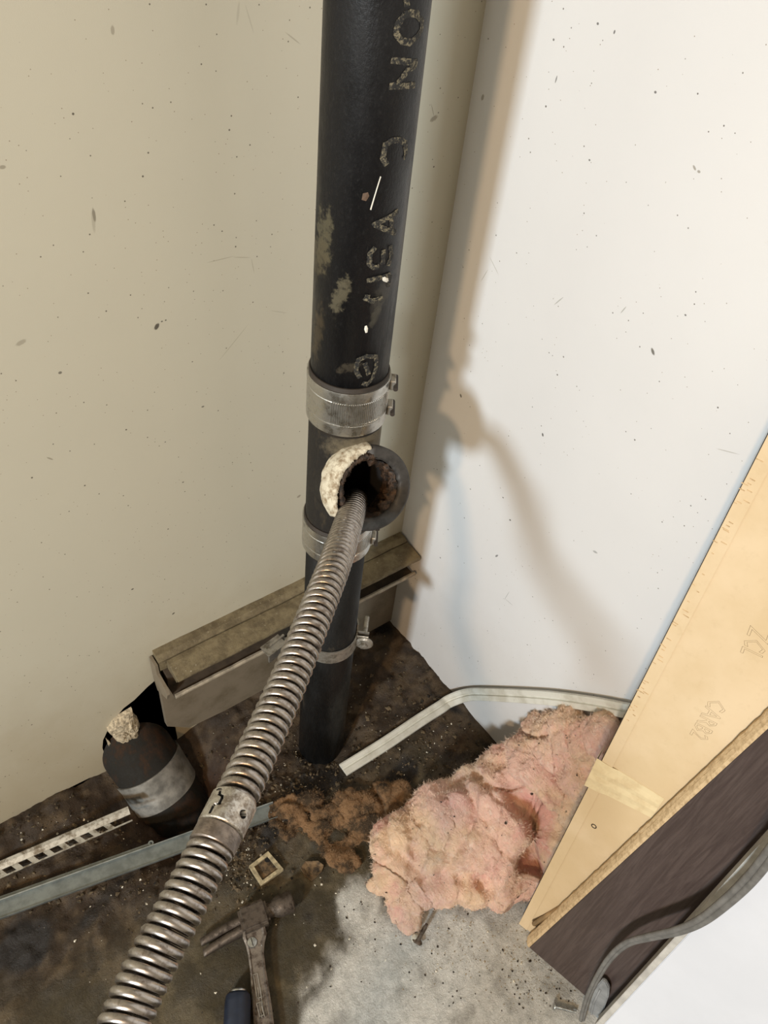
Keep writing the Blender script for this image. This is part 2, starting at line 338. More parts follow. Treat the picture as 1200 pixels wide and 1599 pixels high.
n = NT('hammer_head_iron', 0.5, 0.6); b = n.noise(110, 7, .7); n.col(n.mix(n.ramp(b, .42, .7), (0.11, 0.088, 0.07), (0.03, 0.02, 0.013))).rough(n.ramp(b, .3, .7, .4, .75)).bump(b, .5, .0015); M_hamh = n.m
M_blue = plain('navy_rubber_grip', (0.010, 0.017, 0.036), 0.45, 0, .2, 40, .1)
M_chrome = plain('bright_zinc', (0.6, 0.62, 0.62), 0.3, 1.0, .15, 200, .2)
M_wood_l = plain('pale_wood', (0.40, 0.33, 0.20), .8, 0, .25, 120, .4)
M_rust = plain('rusty_plate', (0.12, 0.075, 0.035), .85, 0, .4, 120, .7, .002)
M_debris = plain('rubble_bits', (0.085, 0.06, 0.032), .9, 0, .5, 90, .5, .002)
M_debris_l = plain('pale_chips', (0.62, 0.58, 0.48), .8, 0, .2, 90, .2)
M_debris_d = plain('dark_crumbs', (0.035, 0.024, 0.016), .9, 0, .3, 90, .4)

# ------------------------------------------------------------------ setting: floor
def spaced(a, b, fa, fb, coarse, fine):
    out = []; x = a
    while x < b - 1e-6:
        out.append(x); x += fine if fa <= x < fb else coarse
    out.append(b); return out
xs = spaced(-2.6, 0.02, -0.86, 0.02, 0.12, 0.004); ys = spaced(-2.4, 0.28, -0.78, 0.14, 0.12, 0.004)
def blob(x, y, cx, cy, rx, ry, ang=0):
    dx, dy = x - cx, y - cy; ca, sa = math.cos(ang), math.sin(ang)
    u = (dx * ca + dy * sa) / rx; v = (-dx * sa + dy * ca) / ry
    return math.exp(-(u * u + v * v))
def floor_h(x, y):
    nz = fbm((x, y, 0), 5, 22)
    near = max(sstep(-0.30, -0.14, y), blob(x, y, -.33, -.20, .14, .08)) # rubbly band close to the walls
    h = nz * (0.0012 + 0.0065 * near)
    h -= 0.020 * blob(x, y, -.245, -.14, .075, .06) * 1.0
    h -= 0.105 * blob(x, y, -.452, -.085, .085, .075)
    h += 0.012 * blob(x, y, -.62, -.02, .16, .03)
    h += 0.006 * blob(x, y, -.36, -.215, .06, .05) * (0.6 + noise.noise(V((x, y, 3)) * 60))
    h += max(0, fbm((x, y, 7), 4, 70)) * 0.006 * near
    return h
def mix3(a, b, t): return tuple(p + (q - p) * t for p, q in zip(a, b))
CONC = (0.56, 0.55, 0.51); OLIVE = (0.052, 0.040, 0.020); BROWN = (0.034, 0.019, 0.008); DARK = (0.012, 0.008, 0.005); RED = (0.050, 0.019, 0.009)
def P2(px, py): q = on_z(px, py); return q.x, q.y
LIGHTS = [(P2(620, 1520), .135, .07, .1, 1.0), (P2(770, 1500), .09, .085, 0, 1.0), (P2(560, 1420), .045, .035, .3, .75), (P2(540, 1590), .12, .05, .2, .85), (P2(720, 1599), .12, .08, 0, 1.0), (P2(870, 1570), .09, .12, 0, .95), (P2(650, 1430), .07, .05, 0, .6), (P2(60, 1590), .03, .012, 0, .4), (P2(780, 1440), .08, .04, 0, .5)]
DARKS = [(P2(505, 1215), .06, .035, 0, .9), (P2(625, 1215), .045, .02, .4, 1.0), (P2(30, 1480), .05, .035, 0, .95), (P2(150, 1420), .10, .02, .3, .5), (P2(460, 1255), .03, .02, 0, .8), (P2(700, 1100), .035, .01, -1.2, .6), (P2(770, 1170), .03, .01, -1.2, .6), (P2(480, 1430), .03, .03, 0, .55), (P2(500, 1160), .05, .04, 0, .75), (P2(595, 975), .02, .03, 0, .6), (P2(430, 1290), .05, .02, .5, .7), (P2(575, 1290), .03, .02, 0, .6), (P2(350, 1240), .06, .04, 0, .5)]  # wet dark patches, plus painted shade beneath the metal channel
REDS = [((-.445, -.115), .08, .06, 0, .95), (P2(300, 1290), .04, .04, 0, .8)]
def floor_c(x, y):
    nz = fbm((x, y, 5), 6, 13); nf = fbm((x, y, 9), 5, 45)
    c = OLIVE
    c = mix3(c, (0.105, 0.082, 0.045), sstep(-0.1, 0.35, nz + .4 * nf))
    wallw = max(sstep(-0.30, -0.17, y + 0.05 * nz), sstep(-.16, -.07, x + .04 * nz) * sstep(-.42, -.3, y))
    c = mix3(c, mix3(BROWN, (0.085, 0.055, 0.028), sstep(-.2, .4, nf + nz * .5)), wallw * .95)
    L = 0
    for (q, rx, ry, a, s) in LIGHTS: L = max(L, s * blob(x, y, q[0], q[1], rx * 1.15, ry * 1.15, a))
    L = sstep(0.30, 0.62, L + 0.28 * nz + .14 * nf); c = mix3(c, CONC, L)
    c = mix3(c, OLIVE, L * .30 * sstep(.1, .5, fbm((x, y, 31), 5, 24)))
    for (q, rx, ry, a, s) in REDS: c = mix3(c, RED, min(1, s * 1.3 * blob(x, y, q[0], q[1], rx, ry, a)))
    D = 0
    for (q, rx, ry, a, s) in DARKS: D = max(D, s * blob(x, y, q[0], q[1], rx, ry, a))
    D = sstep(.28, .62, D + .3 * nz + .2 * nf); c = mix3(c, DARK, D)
    return c
bm = bmesh.new(); lay = bm.loops.layers.float_color.new('dirt_shade_color')
grid = [[bm.verts.new((x, y, floor_h(x, y) if x > -1 and y > -0.9 else 0)) for x in xs] for y in ys]
cols = {}
for row in grid:
    for v in row: cols[v] = floor_c(v.co.x, v.co.y) if v.co.x > -1.1 and v.co.y > -1.1 else OLIVE
for j in range(len(ys) - 1):
    for i in range(len(xs) - 1):
        f = bm.faces.new((grid[j][i], grid[j][i + 1], grid[j + 1][i + 1], grid[j + 1][i]))
        for l in f.loops: l[lay] = (*cols[l.vert], 1)
fl = mobj('floor', bm, M_floor, smooth=True); fl['kind'] = 'structure'

# ------------------------------------------------------------------ setting: walls
def wl2(px, py): p = WL(px, py); return (p[0], p[2])
hole = [wl2(243, 1062), wl2(230, 1073), wl2(219, 1085), wl2(210, 1093), wl2(204, 1099), wl2(193, 1106), wl2(184, 1117), wl2(173, 1132), wl2(167, 1143), wl2(161, 1156), wl2(160, 1168), wl2(164, 1180), wl2(167, 1192), wl2(168, 1206)]
poly = [(0.0, -0.06), (0.0, 2.4), (-2.6, 2.4), (-2.6, -.06)]
hl = hole[-1]
# ragged lower edge left of the hole, then the hole outline, then straight to the corner behind the ledge
edge = [(-0.9 + i * (hl[0] + 0.9) / 14, 0.004 + 0.006 * fbm((i * 3.1, 0, 0), 3, 1)) for i in range(14)]
poly = [(-2.6, 2.4), (-2.6, 0.0)] + edge + hole[::-1] + [(-0.415, 0.10), (-0.415, -.03), (0.0, -.03), (0.0, 2.4)]
bm = bmesh.new(); poly_prism(bm, poly, lambda a, b, c: V((a, c, b)), 0.0, 0.013); bmesh.ops.triangulate(bm, faces=bm.faces); recalc(bm)
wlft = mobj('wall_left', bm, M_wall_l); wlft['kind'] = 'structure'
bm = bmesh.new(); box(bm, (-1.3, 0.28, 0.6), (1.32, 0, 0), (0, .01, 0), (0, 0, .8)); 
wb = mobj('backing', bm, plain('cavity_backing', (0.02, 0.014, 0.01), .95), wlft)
bm = bmesh.new(); box(bm, (0.0075, -1.2, 1.17), (0.0075, 0, 0), (0, 1.2, 0), (0, 0, 1.23))
wr_ = mobj('wall_right', bm, M_wall_r); wr_['kind'] = 'structure'
# crumbled plaster lip around the hole + lump
bm = bmesh.new()
pl_out = [(200, 480), (240, 420), (300, 370), (380, 320), (430, 290), (450, 350), (490, 385), (510, 440), (500, 490), (522, 560), (512, 620), (500, 658), (465, 640), (440, 622), (400, 650), (360, 685), (330, 672), (280, 640), (240, 600), (235, 560), (190, 545), (175, 510)]
pts = [V(WL(140 + a / 6.667, 1060 + b / 6.667)) for a, b in pl_out]
cen = sum(pts, V()) / len(pts)
rings = []
for k, s in enumerate((1.0, .93, .7, .42, .15)):
    rings.append([bm.verts.new(cen + (p - cen) * s + V((0, -0.001 - [0.0, .006, .010, .012, .012][k] + .004 * noise.noise(p * 90 + V((k, 0, 0))), 0))) for p in pts])
for a, b in zip(rings, rings[1:]):
    for i in range(len(pts)): bm.faces.new((a[i], a[(i + 1) % len(pts)], b[(i + 1) % len(pts)], b[i]))
bm.faces.new(rings[-1])
back = [bm.verts.new(p + V((0, .014, 0))) for p in pts]
for i in range(len(pts)): bm.faces.new((back[i], back[(i + 1) % len(pts)], rings[0][(i + 1) % len(pts)], rings[0][i]))
recalc(bm); mobj('crumbling_plaster', bm, M_plaster, wlft)
for q in ([(270, 715), (320, 705), (380, 735), (340, 785), (300, 760), (292, 830), (275, 800)], [(350, 790), (395, 800), (390, 832), (355, 830)], [(248, 905), (300, 872), (292, 920), (272, 975), (262, 940)], [(165, 610), (200, 640), (262, 770), (250, 800), (215, 760)], [(200, 812), (235, 815), (232, 850), (215, 845)]):
    bm = bmesh.new(); P_ = [V(WL(140 + a / 6.667, 1060 + b / 6.667)) for a, b in q]
    lo = [bm.verts.new(p + V((0, .006, 0))) for p in P_]; hi = [bm.verts.new(p * 1 + V((0, -.003, 0))) for p in P_]
    bm.faces.new(hi); bm.faces.new(lo[::-1])
    for i in range(len(q)): bm.faces.new((lo[i], lo[(i + 1) % len(q)], hi[(i + 1) % len(q)], hi[i]))
    recalc(bm); mobj('plaster_flake', bm, M_plaster, wlft)

# ------------------------------------------------------------------ wall ledge (trunking) on the left wall
led = thing('wall_ledge', 'grimy beige moulded ledge running along the left wall behind the black pipe', 'ledge', (-0.21, -0.02, 0.0))
def extrude_x(bm, prof, x0, x1, n=24, wob=0.0, mi=0):
    rows = []
    for i in range(n + 1):
        x = x0 + (x1 - x0) * i / n
        rows.append([bm.verts.new((x, y + wob * noise.noise(V((x * 40, y * 60, z * 60))), z + wob * noise.noise(V((x * 40, y * 60 + 9, z * 60))))) for y, z in prof])
    k = len(prof)
    for a, b in zip(rows, rows[1:]):
        for j in range(k): bm.faces.new((a[j], a[(j + 1) % k], b[(j + 1) % k], b[j])).material_index = mi
    bm.faces.new(rows[0]); bm.faces.new(rows[-1][::-1]); recalc(bm)
bm = bmesh.new(); extrude_x(bm, [(0.0, .210), (0.0, .231), (-.012, .231), (-.020, .227), (-.020, .206)], -.428, -.004, 40, .0012)
adopt(mobj('back_rail', bm, M_ledge), led)
bm = bmesh.new(); extrude_x(bm, [(-.0215, .206), (-.0215, .226), (-.030, .2265), (-.0555, .2235), (-.0565, .2195), (-.0555, .216), (-.050, .2155), (-.048, .206)], -.418, -.004, 40, .0008)
adopt(mobj('top_rail', bm, M_ledge), led)
bm = bmesh.new(); extrude_x(bm, [(-.0495, .176), (-.0495, .1838), (-.0525, .1842), (-.0540, .182), (-.0540, .1790), (-.052, .176)], -.424, -.006, 24, .0005)
adopt(mobj('lower_lip', bm, plain('lip_beige', (.36, .31, .235), .6, 0, .2)), led)  # paler than the face: a highlight line painted along the lip
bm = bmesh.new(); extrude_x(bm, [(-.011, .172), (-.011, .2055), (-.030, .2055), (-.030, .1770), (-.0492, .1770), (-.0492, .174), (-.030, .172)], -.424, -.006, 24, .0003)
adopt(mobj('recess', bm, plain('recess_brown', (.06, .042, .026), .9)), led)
# lower face board with a cut corner
bm = bmesh.new()
prof = [(-.430, .172), (-.430, .046), (-.396, .010), (-.335, .004), (-.20, .004), (-.0005, .006), (-.0005, .178), (-.20, .178)]
poly_prism(bm, prof, lambda a, b, c: V((a, c, b)), -.010, -.0005); recalc(bm)
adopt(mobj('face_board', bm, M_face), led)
bm = bmesh.new(); poly_prism(bm, [(-.0015, .172), (-.0015, .222), (-.020, .222), (-.021, .204), (-.046, .200), (-.050, .190), (-.045, .174), (-.01, .150)], lambda a, b, c: V((c, a, b)), -.434, -.430); recalc(bm)
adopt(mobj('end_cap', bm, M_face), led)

# ------------------------------------------------------------------ pipes
PX, PY, PR = -0.2315, -0.134, 0.0375
up = thing('drain_stack_pipe', 'black coated vertical drain pipe with faded stencilled lettering, above the upper steel coupling', 'pipe', (PX, PY, .665))
bm = bmesh.new(); lathe(bm, [(.031, .665), (PR, .665), (PR, 1.0), (PR, 1.35), (PR, 1.6), (.031, 1.6)], (PX, PY, 0), n=72, closed=True); recalc(bm)
adopt(mobj('pipe_body', bm, M_pipe_up, smooth=True), up)
up.children[0].data.shade_smooth()
# printed letters: strokes given in (u across, v up) 0..1 boxes, laid on the cylinder
LET = { # pixel positions of stroke polylines
 'O': [[(632, 24), (641, 20), (651, 22), (659, 33), (658, 47), (651, 58), (640, 66), (628, 64), (619, 54), (621, 38), (628, 28), (632, 24)]],
 'I': [[(635, -8), (636, 10)]],
 'N': [[(611, 93), (652, 97)], [(650, 100), (636, 110), (622, 130)], [(608, 134), (648, 132)]],
 'C': [[(604, 258), (598, 246), (602, 226), (612, 219), (625, 218), (633, 224), (634, 240), (630, 248)]],
 'A': [[(622, 329), (584, 350), (618, 364)], [(611, 336), (612, 360)]],
 'E': [[(586, 386), (578, 396), (577, 412), (584, 418), (592, 416)], [(599, 390), (598, 412)], [(610, 383), (611, 400), (606, 415)]],
 'T': [[(573, 438), (592, 434), (610, 428)], [(606, 448), (610, 430)]],
 'S': [[(569, 464), (580, 470), (598, 464)], [(575, 460), (572, 470)]],
 'G': [[(562, 590), (556, 578), (559, 562), (572, 556), (587, 556), (588, 570), (582, 590), (574, 600), (566, 598)], [(570, 566), (576, 585)]]}
for nm, strokes in LET.items():
    bm = bmesh.new(); W = 0.0022
    for st in strokes:
        P_ = [cyl_pt(*q) for q in st]
        dense = []
        for (a0, z0), (a1, z1) in zip(P_, P_[1:]):
            k = max(2, int(math.hypot((a1 - a0) * PR, z1 - z0) / .0015))
            dense += [(a0 + (a1 - a0) * i / k, z0 + (z1 - z0) * i / k) for i in range(k)]
        dense.append(P_[-1]); prev = None
        for i, (a, z) in enumerate(dense):
            b = dense[min(i + 1, len(dense) - 1)]; c_ = dense[max(i - 1, 0)]
            dx, dz = (b[0] - c_[0]) * PR, b[1] - c_[1]; L = math.hypot(dx, dz) or 1
            nx, nz = -dz / L, dx / L
            row = []
            for s in (-1, 1):
                w_ = W * (1 + .35 * noise.noise(V((a * 90, z * 900, s))))
                aa = a + s * nx * w_ / PR; zz = z + s * nz * w_
                row.append(bm.verts.new((PX + (PR + .0003) * math.cos(aa), PY + (PR + .0003) * math.sin(aa), zz)))
            if prev: bm.faces.new((prev[0], prev[1], row[1], row[0]))
            prev = row
    recalc(bm); o = adopt(mobj('stencilled_letter', bm, M_print), up); o['label'] = 'worn tan stencilled letter'
# paint drips and a scratch
def pipe_patch(pxs, mat, name, lab, th=.0006):
    bm = bmesh.new(); P_ = [cyl_pt(*q) for q in pxs]
    ca = sum(a for a, z in P_) / len(P_); cz = sum(z for a, z in P_) / len(P_)
    c0 = bm.verts.new((PX + (PR + th * 1.6) * math.cos(ca), PY + (PR + th * 1.6) * math.sin(ca), cz))
    vs = [bm.verts.new((PX + (PR + th * .3) * math.cos(a), PY + (PR + th * .3) * math.sin(a), z)) for a, z in P_]
    for i in range(len(vs)): bm.faces.new((c0, vs[i], vs[(i + 1) % len(vs)]))
    recalc(bm); o = adopt(mobj(name, bm, mat), up); o['label'] = lab
M_wdrip = plain('white_paint', (0.80, 0.78, 0.70), .6, 0, .05)
pipe_patch([(596, 432), (601, 431), (607, 435), (608, 439), (604, 441), (599, 439), (596, 436)], M_wdrip, 'paint_blob', 'white paint blob')
pipe_patch([(570, 509), (573, 508), (575, 513), (574, 519), (571, 520), (569, 514)], M_wdrip, 'paint_blob', 'small white paint drop')
pipe_patch([(594, 275), (595.5, 276), (580, 328), (578, 327)], M_wdrip, 'scratch', 'thin pale scratch', .0004)
pipe_patch([(567, 302), (575, 300), (577, 306), (572, 314), (565, 312)], plain('brown_spot', (.12, .075, .05), .8), 'paint_blob', 'dull brown spot')
M_mud = plain('dried_mud', (.10, .088, .058), .9, 0, .5, 300, .8, .002)

# steel couplings
def coupling(z0, z1, lab, label_ribs=True, tab=True, rr=.0012):
    t = thing('pipe_coupling', lab, 'pipe clamp', (PX, PY, z0))
    h = z1 - z0
    bm = bmesh.new(); lathe(bm, [(PR + .0002, z0 - .004), (PR + .0014, z0 - .004), (PR + .0016, z1 + .004), (PR + .0002, z1 + .005)], (PX, PY, 0), n=64, closed=True); recalc(bm)
    adopt(mobj('rubber_sleeve', bm, M_rubber, smooth=True), t)
    n_ = 720; bm = bmesh.new()
    def rf(a, hh):
        f = (hh - z0) / h
        if .27 < f < .76:
            dd = (math.degrees(a) + 360) % 360
            if 212 < dd < 302: return .0005 * (1 if (int(a / (2 * PI) * n_ + .5) // 3) % 2 else -1)
        return 0
    prof = [(PR + .0014, z0), (PR + .0030, z0), (PR + .0031, z0 + .001), (PR + .0030, z0 + h * .23), (PR + .0024, z0 + h * .235), (PR + .0024, z0 + h * .27),
            (PR + .0030, z0 + h * .28), (PR + .0030, z0 + h * .5), (PR + .0030, z0 + h * .75), (PR + .0026, z0 + h * .765), (PR + .0026, z0 + h * .78), (PR + .0031, z0 + h * .785), (PR + .0032, z0 + h * .86), (PR + .0032, z1 - .001), (PR + .0030, z1), (PR + .0014, z1)]
    lathe(bm, prof, (PX, PY, 0), n=n_, rfun=rf, closed=True); recalc(bm)
    o = mobj('steel_shield', bm, M_steel); o.data.shade_smooth(); o.data.set_sharp_from_angle(angle=.25); adopt(o, t)
    if tab:
        for f in (.2, .8):
            bm = bmesh.new(); a = math.radians(-38); d = V((math.cos(a), math.sin(a), 0)); tt = V((-d.y, d.x, 0))
            c0 = V((PX, PY, z0 + h * f)) + d * (PR + .0055)
            box(bm, c0, d * .003, tt * .007, (0, 0, .0055)); bmesh.ops.bevel(bm, geom=bm.edges[:], offset=.001, segments=1, affect='EDGES')
            adopt(mobj('screw_housing', bm, M_dull), t)
            bm = bmesh.new(); tube(bm, [c0 + d * .003 - tt * .012, c0 + d * .003 + tt * .010], .0024, 8)
            adopt(mobj('clamp_screw', bm, M_rubber), t)
    return t
coupling(.657, .708, 'bright ribbed steel band coupling above the tee fitting')
coupling(.466, .510, 'duller steel band coupling just below the tee fitting, half hidden by the cable')

# tee fitting -------------------------------------------------------
bax = V((math.cos(math.radians(-100)) * math.cos(math.radians(30)), math.sin(math.radians(-100)) * math.cos(math.radians(30)), math.sin(math.radians(30))))
bo = V((PX, PY, .570)); rimc = bo + bax * .075
bu, bv = frame_of(bax)         # bu horizontal, bv up-ish
if bv.z < 0: bu, bv = -bu, -bv
tee = thing('tee_fitting', 'grimy cast iron tee fitting with an open chipped branch the cable enters', 'pipe fitting', (PX, PY, .51))
bm = bmesh.new(); lathe(bm, [(0, .508), (PR, .508), (PR, .60), (PR, .66), (0, .66)], (PX, PY, 0), n=64); bmesh.ops.remove_doubles(bm, verts=bm.verts, dist=1e-5); recalc(bm); A = tmp(bm)
bm = bmesh.new(); lathe(bm, [(0, -.004), (.0385, -.004), (.0385, .045), (.0418, .060), (.0425, .075), (0, .075)], bo, bax, 64); bmesh.ops.remove_doubles(bm, verts=bm.verts, dist=1e-5); recalc(bm); B_ = tmp(bm)
mo = A.modifiers.new('u', 'BOOLEAN'); mo.operation = 'UNION'; mo.object = B_; mo.solver = 'EXACT'
mr = A.modifiers.new('r', 'REMESH'); mr.mode = 'VOXEL'; mr.voxel_size = .0016
ms = A.modifiers.new('s', 'SMOOTH'); ms.iterations = 7; ms.factor = .6
bake(A); bpy.data.objects.remove(B_)
bm = bmesh.new(); lathe(bm, [(0, -.01), (.0305, -.01), (.0305, .10), (0, .10)], bo, bax, 48); bmesh.ops.remove_doubles(bm, verts=bm.verts, dist=1e-5); recalc(bm); C_ = tmp(bm)
bm = bmesh.new(); lathe(bm, [(0, .50), (.031, .50), (.031, .67), (0, .67)], (PX, PY, 0), n=48); bmesh.ops.remove_doubles(bm, verts=bm.verts, dist=1e-5); recalc(bm); D_ = tmp(bm)
for c_ in (C_, D_):
    mo = A.modifiers.new('d', 'BOOLEAN'); mo.operation = 'DIFFERENCE'; mo.object = c_; mo.solver = 'EXACT'
bake(A); bpy.data.objects.remove(C_); bpy.data.objects.remove(D_)
A.name = 'tee_body'; A.data.name = 'tee_body'; A.data.materials.clear(); A.data.materials.append(M_tee); A.data.materials.append(M_rim); A.data.materials.append(M_bore)
for p in A.data.polygons:
    q = p.center - bo; h = q.dot(bax); rr_ = (q - bax * h).length
    rp = math.hypot(p.center.x - PX, p.center.y - PY)
    if h > .072 and rr_ < .0435: p.material_index = 1
    elif (rr_ < .0312 and h > -.01) or rp < .0325: p.material_index = 2
    p.use_smooth = True
adopt(A, tee)
# chipped hub ring: a raised rim around the right and bottom of the mouth
def bp(r, deg, h): a = math.radians(deg); return rimc + (bu * math.cos(a) + bv * math.sin(a)) * r + bax * h
# find sign so that 0 deg points to image right
if bu.dot(R0) < 0: bu = -bu
bm = bmesh.new(); N_ = 90; rows = []
for i in range(N_ + 1):
    d = -130 + (88 + 130) * i / N_; tp = min(1, i / 6, (N_ - i) / 5)
    j = .0016 * noise.noise(V((i * .35, 1, 0)))
    rows.append([bm.verts.new(bp(r, d, h)) for r, h in ((.0300 + j + .002 * (1 - tp), -.004), (.0305 + j, .0035 * tp), (.0330, .0050 * tp), (.0405, .0052 * tp), (.0435, .0030 * tp), (.0437, -.006))])
for a, b in zip(rows, rows[1:]):
    for k in range(5): bm.faces.new((a[k], a[k + 1], b[k + 1], b[k]))
bm.faces.new(rows[0]); bm.faces.new(rows[-1][::-1]); recalc(bm)
adopt(mobj('hub_rim', bm, M_rim, smooth=True), tee)
# white cement crescent upper left with a jagged inner edge
bm = bmesh.new(); rows = []; N_ = 70
for i in range(N_ + 1):
    t_ = i / N_; d = 82 + (205 - 82) * t_
    wdt = math.sin(PI * min(1, max(0, t_ * .92 + .08))) ** .6
    ro = .0462 + .0015 * noise.noise(V((i * .12, 3, 0)))
    ri = ro - (.0085 * wdt + .0014 + .0034 * abs(noise.noise(V((i * .55, 8, 0)))))
    rows.append([bm.verts.new(bp(r, d, h + .0012 * noise.noise(V((r * 500, d * .3, 0))))) for r, h in ((ro - .001, -.022), (ro + .0012, -.010), (ro * .75 + ri * .25, .0000), (ro * .45 + ri * .55, .0052), (ri, .0062), (ri - .0004, -.004))])
for a, b in zip(rows, rows[1:]):
    for k in range(5): bm.faces.new((a[k], a[k + 1], b[k + 1], b[k]))
bm.faces.new(rows[0]); bm.faces.new(rows[-1][::-1]); recalc(bm)
o = adopt(mobj('cement_crescent', bm, M_cement, smooth=True), tee); o['label'] = 'cracked off-white cement smear on the upper left rim'
# dark broken lip inside the crescent
bm = bmesh.new(); rows = []; N_ = 110
for i in range(N_ + 1):
    d = 70 + 170 * i / N_; j = .0026 * noise.noise(V((i * .45, 4, 0))) + .0018 * noise.noise(V((i * 1.4, 2, 0)))
    rows.append([bm.verts.new(bp(r, d, h)) for r, h in ((.0285 + j, -.006), (.0290 + j, .001), (.0315 + j * .5, .0045), (.0345 + j, .0048), (.0365 + j, .0010))])
for a, b in zip(rows, rows[1:]):
    for k in range(4): bm.faces.new((a[k], a[k + 1], b[k + 1], b[k]))
bm.faces.new(rows[0]); bm.faces.new(rows[-1][::-1]); recalc(bm)
adopt(mobj('broken_lip', bm, M_crud, smooth=True), tee)
# rusty scale lining the mouth
bm = bmesh.new(); rows = []; N_ = 120; K = 10
for i in range(N_):
    d = 360 * i / N_; row = []
    thick = .0035 + .0065 * max(0, noise.noise(V((math.cos(math.radians(d)) * 2.2, math.sin(math.radians(d)) * 2.2, 5)))) + (.005 if -70 < ((d + 180) % 360 - 180) < 80 else 0)
    for k in range(K):
        h = .0015 - .034 * k / (K - 1); s_ = math.sin(PI * min(1, (k + .4) / 4.5)) if k < 3 else 1 - .06 * k
        r = .0312 - thick * s_ * (.8 + .7 * noise.noise(V((math.cos(math.radians(d)) * 6, math.sin(math.radians(d)) * 6, h * 140))))
        row.append(bm.verts.new(bp(r, d, h)))
    rows.append(row)
for i in range(N_):
    a, b = rows[i], rows[(i + 1) % N_]
    for k in range(K - 1): bm.faces.new((a[k], a[k + 1], b[k + 1], b[k]))
recalc(bm); adopt(mobj('rust_scale', bm, M_crud, smooth=True), tee)
# near-black lining deeper in
bm = bmesh.new(); lathe(bm, [(.0300, -.034), (.0300, -.060)], rimc, bax, 40); adopt(mobj('bore_lining', bm, M_bore), tee)

low = thing('lower_drain_pipe', 'black drain pipe below the lower coupling, standing in the dirt', 'pipe', (PX, PY, 0))
bm = bmesh.new(); rl = .0352
lathe(bm, [(rl - .005, -.04), (rl, -.04), (rl, .2), (rl, .49), (rl - .005, .49)], (PX, PY, 0), n=64, closed=True); recalc(bm)
adopt(mobj('pipe_body', bm, M_pipe_low, smooth=True), low)

# strut clamp with bolt
clp = thing('pipe_strap', 'two-piece galvanised pipe strap with a protruding bolt around the lower black pipe', 'pipe clamp', (PX, PY, .262))
zc = .277
bm = bmesh.new(); rows = []
for i in range(61):
    a = math.radians(140 + 178 * i / 60) # from back-left round the front to right
    rows.append([bm.verts.new((PX + r * math.cos(a), PY + r * math.sin(a), z)) for r, z in ((rl + .001, zc - .012), (rl + .0026, zc - .012), (rl + .0026, zc + .012), (rl + .001, zc + .012))])
for a, b in zip(rows, rows[1:]):
    for k in range(4): bm.faces.new((a[k], a[(k + 1) % 4], b[(k + 1) % 4], b[k]))
bm.faces.new(rows[0]); bm.faces.new(rows[-1][::-1]); recalc(bm)
adopt(mobj('front_band', bm, M_dull), clp)
ea = math.radians(-42); ed = V((math.cos(ea), math.sin(ea), 0)); et = V((-ed.y, ed.x, 0))
ec = V((PX, PY, zc)) + ed * (rl + .012)
bm = bmesh.new(); box(bm, ec - ed * .003 - et * .0035, ed * .009, et * .0010, (0, 0, .012)); bmesh.ops.bevel(bm, geom=bm.edges[:], offset=.0008, segments=1, affect='EDGES')
lathe(bm, [(0, 0), (.0115, 0), (.0120, .002), (.0095, .004), (0, .0045)], ec - et * .0045 + ed * .001, -et, 20)
adopt(mobj('ear', bm, M_dull), clp)
bm = bmesh.new(); box(bm, ec - ed * .003 + et * .0035, ed * .009, et * .0010, (0, 0, .012)); adopt(mobj('ear', bm, M_dull), clp)
bm = bmesh.new(); lathe(bm, [(0, 0), (.0055, 0), (.0055, .0035), (0, .0045)], ec - et * .0085, -et, 6); tube(bm, [ec - et * .009, ec + et * .038], .0032, 10)
adopt(mobj('bolt', bm, M_dull), clp)
bm = bmesh.new(); rows = []
for i in range(21):
    a = math.radians(-42 + 120 * i / 20)
    rows.append([bm.verts.new((PX + r * math.cos(a), PY + r * math.sin(a), z)) for r, z in ((rl + .001, zc - .012), (rl + .0026, zc - .012), (rl + .0026, zc + .030 * (1 - i / 30)), (rl + .001, zc + .030 * (1 - i / 30)))])
for a, b in zip(rows, rows[1:]):
    for k in range(4): bm.faces.new((a[k], a[(k + 1) % 4], b[(k + 1) % 4], b[k]))
bm.faces.new(rows[0]); bm.faces.new(rows[-1][::-1]); recalc(bm)
adopt(mobj('back_band', bm, M_dull), clp)
bm = bmesh.new(); box(bm, (PX - .052, PY + .058, .222), (.016, .003, 0), (-.001, .010, 0), (0, 0, .0012)); box(bm, (PX - .045, PY + .062, .205), (.014, .003, 0), (-.0003, .0015, 0), (0, 0, .02))
adopt(mobj('bracket_foot', bm, M_dull), clp)

# ------------------------------------------------------------------ drain cable
CW = [(553, 790, 43), (540, 830, 47.5), (522, 885, 53), (490, 965, 57.5), (455, 1055, 61.5), (395, 1190, 68), (345, 1295, 74), (250, 1480, 81.5), (197, 1580, 85)]
RC = .01415
key = [CAMPOS + ray(x, y) * (F * 2 * RC / w_) for x, y, w_ in CW]
d0 = (key[0] - key[1])
inner = [V((PX + .004, PY - .005, .515)), V((PX - .002, PY - .030, .555)), key[0] + d0 * .45]
outer = [V((-.70, -.585, .674)), V((-.78, -.665, .69)), V((-.92, -.75, .72)), V((-1.15, -.88, .62)), V((-1.35, -1.0, .30)), V((-1.42, -1.05, .02))]
path = catmull([inner[0], inner[1], inner[2]] + key + outer, 60)
